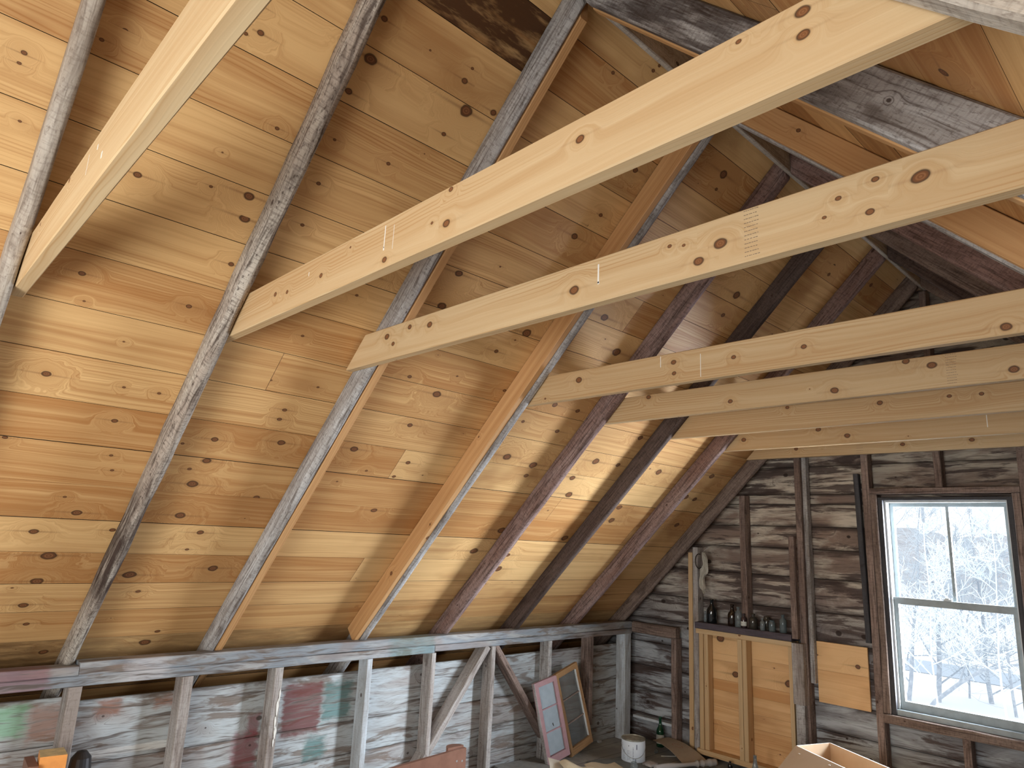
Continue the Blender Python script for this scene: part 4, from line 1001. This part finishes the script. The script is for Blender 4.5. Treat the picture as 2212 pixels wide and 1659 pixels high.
sheet('paper_sheet', bilin((-3.600, 3.895, 0.105), (-3.535, 3.965, 0.085), (-3.36, 3.86, 0.01), (-3.43, 3.76, 0.01), 8, 8, lambda s, t: 0.012*math.sin(4*s)), KRAFTL,
      'small pale paper flap standing up left of the tan paper', 'paper')
sheet('paper_sheet', bilin((-3.47, 4.13, 0.050), (-3.42, 4.42, 0.035), (-3.18, 4.34, 0.01), (-3.24, 4.12, 0.01), 8, 8, lambda s, t: 0.012*math.sin(6*t+s)), KRAFT,
      'flat tan paper with a folded edge right of the printed paper', 'paper')
sheet('roofing_slab', bilin((-3.90, 3.66, 0.020), (-3.875, 3.93, 0.020), (-3.62, 4.02, 0.015), (-3.66, 3.60, 0.015), 4, 4, lambda s, t: 0.004*math.sin(9*t)), plain('grey_slab', (0.27, 0.28, 0.28), 0.85, nz=0.5, sc=20, c2=(0.18, 0.19, 0.19)),
      'flat pale grey slab on the floor against the low wall left of the pink sash', 'slab', th=0.016)
sheet('roofing_slab', bilin((-3.60, 4.32, 0.010), (-3.50, 4.72, 0.010), (-3.20, 4.62, 0.008), (-3.28, 4.32, 0.008), 4, 4, lambda s, t: 0.003*math.sin(9*t)), plain('grey_felt', (0.16, 0.17, 0.17), 0.85, nz=0.5, sc=20, c2=(0.10, 0.11, 0.11)),
      'torn dark grey felt piece on the floor between the papers and the paint can', 'felt', th=0.006)
flap = sheet('cardboard_flap', bilin((-3.50, 5.02, 0.075), (-3.44, 5.14, 0.090), (-3.02, 5.04, 0.03), (-3.08, 4.83, 0.012), 10, 6, lambda s, t: 0.030*math.sin(3.1*s)), plain('worn_cardboard', (0.36, 0.30, 0.235), 0.8, nz=0.4, sc=9, c2=(0.28, 0.23, 0.18)),
      'brown cardboard flap with a faded red stamp lying at the foot of the gable', 'cardboard', th=0.004)
mb = MB()
for k in range(20):
    a0, a1 = 2*math.pi*k/20, 2*math.pi*(k+0.7)/20
    c_ = Vector((-3.25, 4.985, 0.091))
    def rp(a, r): return (c_.x+r*1.3*math.cos(a), c_.y+r*0.9*math.sin(a), c_.z+0.004-0.10*(r*1.3*math.cos(a)))
    if k % 5 != 4: mb.face([rp(a0, 0.030), rp(a1, 0.030), rp(a1, 0.034), rp(a0, 0.034)])
mb.build('red_stamp', plain('red_print', (0.36, 0.10, 0.08), 0.8), flap)

# cardboard box
def cardbox():
    A = Vector((-2.150, 4.640, 0.40)); B = Vector((-2.046, 4.913, 0.40)); d = Vector((0.874, -0.486, 0)); L = 0.80
    D = A+d*L; Cc = B+d*L
    root = empty('cardboard_box', (A.x, A.y, 0)); tag(root, 'large open cardboard box with pale cut edges in the lower right corner', 'cardboard box')
    th = 0.008
    def wall(nm, p, q, inward, z0=0.003, z1=0.40):
        mb = MB(); i = inward*th
        a, b = Vector((p.x, p.y, 0)), Vector((q.x, q.y, 0))
        def P(v, z): return (v.x-root.location.x, v.y-root.location.y, z)
        mb.face([P(a, z0), P(b, z0), P(b, z1), P(a, z1)]); mb.face([P(a+i, z0), P(a+i, z1), P(b+i, z1), P(b+i, z0)])
        mb.face([P(a, z1), P(b, z1), P(b+i, z1), P(a+i, z1)], mi=1); mb.face([P(a, z0), P(a+i, z0), P(b+i, z0), P(b, z0)])
        mb.face([P(a, z0), P(a, z1), P(a+i, z1), P(a+i, z0)]); mb.face([P(b, z0), P(b+i, z0), P(b+i, z1), P(b, z1)])
        return mb.build(nm, [CARD, FLUTE], root)
    e = (B-A).normalized()
    wall('side_wall', A, D, e); wall('side_wall', B, Cc, -e); wall('end_wall', A, B, d); wall('end_wall', D, Cc, -d)
    mb = MB(); z = 0.004
    mb.face([(p.x-root.location.x, p.y-root.location.y, z) for p in (A, D, Cc, B)]); mb.build('box_bottom', CARD, root)
    # flap folded out and down on the near side
    mb = MB(); out = -e*0.20; dn = Vector((0, 0, -0.14))
    p = [A+d*0.0+Vector((0, 0, 0.001)), D, D+out+dn, A+d*0.02+out+dn]
    p = [v-Vector((root.location.x, root.location.y, 0)) for v in p]; nn = Vector((0, 0, -0.005))
    mb.face(p); mb.face([v+nn for v in reversed(p)])
    for k in range(4): a, b = p[k], p[(k+1) % 4]; mb.face([a, b, b+nn, a+nn], mi=1)
    fl_ = mb.build('flap', [CARD, FLUTE], root)
    for (f, g) in ((0.10, 0.18), (0.42, 0.10)):
        mb = MB()
        c = A+d*(L*f)+out*g+dn*g+Vector((-root.location.x, -root.location.y, 0.0025))
        for k in range(5):
            a_ = k*1.3; v = Vector((math.cos(a_), math.sin(a_), 0))*0.012; w_ = Vector((-v.y, v.x, 0))*0.18
            mb.face([c-w_, c+w_, c+v+w_*0.3, c+v-w_*0.3])
        mb.build('torn_fibre', FLUTE, root)
cardbox()

# turned wooden spindle on the floor
mb = MB(); a = Vector((-3.16, 4.56, 0.035)); b = Vector((-2.965, 5.06, 0.035)); dd = b-a; n = 44
pts = [a+dd*(k/n) for k in range(n+1)]; rd = []
for k in range(n+1):
    t = k/n; r = 0.017+0.004*math.sin(t*9)
    if 0.66 < t < 0.70 or 0.76 < t < 0.79 or 0.88 < t < 0.92: r = 0.027
    if t > 0.92: r = 0.024
    rd.append(r)
tube(mb, pts, rd, 14); o = mb.build('turned_spindle', GREY, weld=True)
tag(o, 'grey turned wooden spindle lying on the floor in front of the pine frame', 'spindle')
o = box('wood_scrap', -3.30, -3.22, 4.60, 4.68, 0.012, 0.028, KSTD); tag(o, 'small pale wood scrap lying at the near end of the spindle', 'wood scrap')
o = box('wood_chip', -3.893, -3.872, 4.800, 4.835, 0.0, 0.016, WSTD); tag(o, 'little whitish wood chip on the floor by the foot of the low wall', 'wood scrap')
mb = MB(); tube(mb, [(-3.36, 4.93, 0.004), (-3.31, 4.99, 0.004), (-3.27, 5.06, 0.004)], 0.0022, 6); tag(mb.build('straw', WHITEP), 'thin white straw lying on the floor near the cardboard flap', 'straw')

# red-brown board with a rounded post cap, lower middle
REDW = plain('red_stained_wood', (0.22, 0.105, 0.07), 0.4, nz=0.5, sc=14, c2=(0.16, 0.07, 0.045))
bed = tag(empty('bed_rail', (-3.30, 2.60, 0)), 'red-brown furniture rail with a round-topped post standing before the low wall', 'bed rail')
def bpart(nm, f):
    mb = MB(); f(mb); mb.v = [(v[0]+3.30, v[1]-2.60, v[2]) for v in mb.v]; return mb.build(nm, REDW, bed)
def rail_(mb):
    y0, y1 = 2.10, 2.868
    P = [(y0, 0.16), (y1, 0.16), (y1, 0.395), (2.80, 0.395), (2.66, 0.388), (2.33, 0.372), (y0, 0.362)]
    mb.face([(-3.30, y, z) for y, z in P]); mb.face([(-3.322, y, z) for y, z in reversed(P)])
    for k in range(len(P)):
        a, b = P[k], P[(k+1) % len(P)]; mb.face([(-3.30, a[0], a[1]), (-3.322, a[0], a[1]), (-3.322, b[0], b[1]), (-3.30, b[0], b[1])])
bpart('rail', rail_)
def post_(mb):
    pts = [(-3.324-0.0*i, 0) for i in range(0)]
    n = 16; c = Vector((-3.346, 2.808, 0)); r = 0.058
    ring = [(c.x+0.022 - (0.055*math.sin(math.pi*i/n)), c.y+r*math.cos(math.pi*i/n)) for i in range(n+1)]
    top = [(x, y, 0.405) for x, y in ring]; bot = [(x, y, 0.0) for x, y in ring]
    mb.face(top); mb.face(list(reversed(bot)))
    for k in range(len(ring)):
        j = (k+1) % len(ring); mb.face([bot[k], bot[j], top[j], top[k]])
bpart('post', post_)
for (y, z) in ((2.80, 0.335), (2.84, 0.33)):
    mb = MB(); disc(mb, 0.006, 0.0, n=12, cx=0.0012, cy=y-2.60, z=z, tilt=Matrix(((0, 0, 1), (0, 1, 0), (-1, 0, 0))))
    mb.build('screw', METAL, bed)

# block at the far left, bright orange to stand for a sunlight patch
ORG = plain('sunlit_orange_wood', (0.85, 0.36, 0.10), 0.45, nz=0.4, sc=12, c2=(0.62, 0.24, 0.07))
ORGT = plain('pale_wood_edge', (0.74, 0.62, 0.34), 0.6, nz=0.5, sc=30, c2=(0.42, 0.36, 0.22))
blk = tag(empty('wood_block', (-3.60, 0.80, 0)), 'wooden block painted sunlit orange with a pale top edge at the lower left', 'wood block')
def prism(nm, base, z0, z1, mats, root, top_mi=1):
    mb = MB(); o = root.location
    b = [(x-o.x, y-o.y, z0) for x, y in base]; t = [(x-o.x, y-o.y, z1) for x, y in base]
    mb.face(t, mi=top_mi); mb.face(list(reversed(b)))
    for k in range(len(base)):
        j = (k+1) % len(base); mb.face([b[k], b[j], t[j], t[k]])
    return mb.build(nm, mats, root)
prism('block_body', [(-3.60, 0.775), (-3.585, 0.872), (-3.70, 0.880), (-3.71, 0.79)], 0.0, 0.612, [ORG, ORGT], blk)
prism('side_board', [(-3.585, 0.735), (-3.575, 0.770), (-3.74, 0.780), (-3.74, 0.745)], 0.0, 0.585, [REDW, REDW], blk)
o = tag(empty('shadow_lump', (-3.70, 0.955, 0)), 'dark round-topped form standing in for the shadow right of the orange block', 'shadow_shape')
mb = MB(); lathe(mb, [(0.045, 0), (0.045, 0.52), (0.040, 0.56), (0.02, 0.585), (0.0, 0.59)], n=20); disc(mb, 0.045, 0, n=20, flip=True); mb.build('shadow_lump_body', plain('shadow_dark', (0.045, 0.045, 0.05), 0.5, 0.6), o)  # dark solid that stands in for a shadow beside the block

# rag hanging on the gable stud
RAG = plain('rag_cloth', (0.52, 0.50, 0.44), 0.9, nz=0.5, sc=40, c2=(0.36, 0.34, 0.30))
g = []
for i in range(19):
    t = i/18; z = 1.560-0.315*t
    cx_ = -3.088+0.020*math.sin(t*6.5)+0.004*t; w2 = (0.008+0.024*math.sin(min(1, t*2.4)*math.pi/2) if t < 0.45 else 0.032-0.034*(t-0.45)) + 0.006*math.sin(t*17)
    if t > 0.93: w2 *= 0.6
    r = []
    for j in range(9):
        s_ = j/8*2-1
        r.append((cx_+w2*s_, 5.128-0.016*(1-s_*s_)-0.008*math.sin(j*2.3+t*7), z+0.008*math.sin(j*1.9+i)))
    g.append(r)
o = sheet('hanging_rag', g, RAG, 'dirty off-white twisted rag hanging on the stud above the bottle shelf', 'rag', th=0.002)
mb = MB(); tube(mb, [(-3.05, 5.150, 1.605), (-3.085, 5.135, 1.575), (-3.097, 5.120, 1.548)], 0.0015, 6); mb.build('nail', METAL, o)
mb = MB(); 
tube(mb, [(-3.128+0.035*math.cos(a_), 5.126, 1.49+0.058*math.sin(a_)) for a_ in [1.2+4.2*i/14 for i in range(15)]], 0.0035, 6); mb.build('cord_loop', DARKBACK, o)

# ------------------------------------------------------------------ outdoors
SNOW = plain('snow', (0.86, 0.89, 0.93), 0.8, nz=0.3, sc=0.25, c2=(0.74, 0.79, 0.87))
mb = MB(); boxm(mb, -120, 90, 6.5, 190, -3.3, -3.0); tag(mb.build('snow_ground', SNOW), kind='structure')
mb = MB(); mb.face([(-45, 36.0, -2.985), (30, 30.0, -2.985), (30, 33.2, -2.985), (-45, 40.5, -2.985)]); tag(mb.build('road', plain('wet_road', (0.42, 0.50, 0.60), 0.6)), kind='structure')
HILL = plain('winter_forest', (0.36, 0.365, 0.40), 0.95, nz=0.9, sc=0.7, c2=(0.50, 0.51, 0.54))  # hill colour lightened to carry the haze
mb = MB(); rng = random.Random(4)
xs = [-110+2.2*i for i in range(90)]
def hz(x, r): return (-3.0 if r == 0 else (1.0+1.2*noise.noise(Vector((x*0.1, 3, r)))+0.8*rng.random()) if r == 1 else (6.6+2.2*noise.noise(Vector((x*0.05, 7, r)))+2.0*noise.noise(Vector((x*0.6, 1, r)))))
rows = []
for r, y in enumerate((80, 100, 150, 185)):
    rows.append([(x*(1+0.0*r), y+3*noise.noise(Vector((x*0.1, r, 0))), hz(x, r) if r < 3 else -3.0) for x in xs])
for r in range(3):
    for k in range(len(xs)-1):
        mb.face([rows[r][k], rows[r][k+1], rows[r+1][k+1], rows[r+1][k]], smooth=False)
tag(mb.build('wooded_hill', HILL), kind='structure')

BARK = plain('glare_pale_bark', (0.40, 0.44, 0.50), 0.9, nz=0.6, sc=9, c2=(0.62, 0.66, 0.70))  # bark and grey twigs paled to carry veiling glare in their colour
TWIG = plain('frosted_twig', (0.80, 0.86, 0.92), 0.9)
GTWIG = plain('grey_twig', (0.60, 0.65, 0.70), 0.9)
def tree(x, y, h, r, label, seed, lean=(0, 0), first=0.04, nb=16, group='bare trees outside the window', blen=0.34, depth=2, mat=BARK, twig=GTWIG):
    rng = random.Random(seed)
    root = empty('bare_tree', (x, y, -3.0)); tag(root, label, 'tree', group)
    mb = MB(); tw = MB()
    n = 10; pts = []; rad = []
    for i in range(n+1):
        t = i/n; pts.append(Vector((lean[0]*t*h+0.02*h*noise.noise(Vector((t*3, seed, 0))), lean[1]*t*h+0.02*h*noise.noise(Vector((t*3, seed, 5))), t*h))); rad.append(max(0.012, r*(1-0.88*t)))
    tube(mb, pts, rad, 7)
    def branch(p, d, L, rr, lev):
        k = 5; q = [p]; dd = d.normalized()
        for i in range(k):
            dd = (dd+Vector((rng.uniform(-.22, .22), rng.uniform(-.22, .22), rng.uniform(-.10, .22)))).normalized(); q.append(q[-1]+dd*L/k)
        tgt = mb if lev == 0 else tw
        tube(tgt, q, [max(0.006, rr*(1-0.85*i/k)) for i in range(k+1)], 5 if lev == 0 else 3)
        if lev < depth:
            for i in range(1, k+1):
                for _ in range(2 if lev == 0 else 1+(rng.random() < 0.6)):
                    a = (q[i]-q[i-1]).normalized(); s_ = Vector((rng.uniform(-1, 1), rng.uniform(-1, 1), rng.uniform(-.5, .9))).normalized()
                    branch(q[i], a*0.7+s_, L*rng.uniform(0.3, 0.5), rr*0.45, lev+1)
    for b in range(nb):
        t = first+(1-first)*(b+rng.random())/nb; i = min(n-1, int(t*n)); p = pts[i].lerp(pts[i+1], t*n-i)
        a = rng.uniform(0, 2*math.pi); d = Vector((math.cos(a), math.sin(a), rng.uniform(0.15, 0.9)))
        branch(p, d, h*blen*(1.15-t)*rng.uniform(0.7, 1.2), max(0.012, r*0.35*(1.1-t)), 0)
    mb.build('trunk', mat, root)
    q = tw.build('twigs', twig, root); q['kind'] = 'stuff'
tree(-6.55, 28.7, 6.2, 0.075, 'straight bare trunk right of centre in the lower window pane', 31, lean=(-0.02, 0), nb=24)
tree(-7.70, 27.2, 12.5, 0.08, 'straight bare tree left of centre, trunk crossing both sashes', 32, lean=(0.01, 0), nb=22)
tree(-8.35, 26.4, 7.0, 0.07, 'bare tree whose lower trunk leans to the right, by the left window edge', 33, lean=(0.13, 0), nb=14)
tree(-8.55, 26.8, 12.0, 0.05, 'thin bare tree closest to the left window edge', 34, lean=(-0.03, 0), nb=16)
tree(-7.25, 29.0, 5.6, 0.035, 'slim bare sapling between the two straight trunks', 35, nb=16)
tree(-5.55, 27.0, 5.6, 0.045, 'bare tree closest to the right edge of the window', 36, lean=(-0.03, 0), nb=18)
tree(-3.70, 17.0, 5.5, 0.032, 'frosty-twigged tree nearer the house, filling the right upper pane', 37, lean=(0.02, 0), first=0.35, nb=15, blen=0.46, mat=TWIG, twig=TWIG)
tree(-4.60, 16.2, 5.3, 0.028, 'frosty-twigged tree nearer the house, seen through the left upper pane', 38, lean=(0.0, 0), first=0.35, nb=13, blen=0.46, mat=TWIG, twig=TWIG)
# low crossing bough
mb = MB(); tube(mb, [(-6.9, 22.0, -2.9), (-6.2, 21.6, -2.05), (-5.5, 21.2, -1.45), (-4.9, 21.0, -1.0), (-4.1, 20.8, -0.75), (-3.4, 20.6, -0.2)], [0.06, 0.05, 0.045, 0.036, 0.028, 0.018], 8)
tube(mb, [(-5.5, 21.2, -1.45), (-5.3, 21.2, -0.9), (-4.7, 21.0, -0.4)], [0.03, 0.02, 0.012], 5)
tag(mb.build('leaning_bough', BARK), 'thick bare bough slanting up to the right across the lower window pane', 'branch')
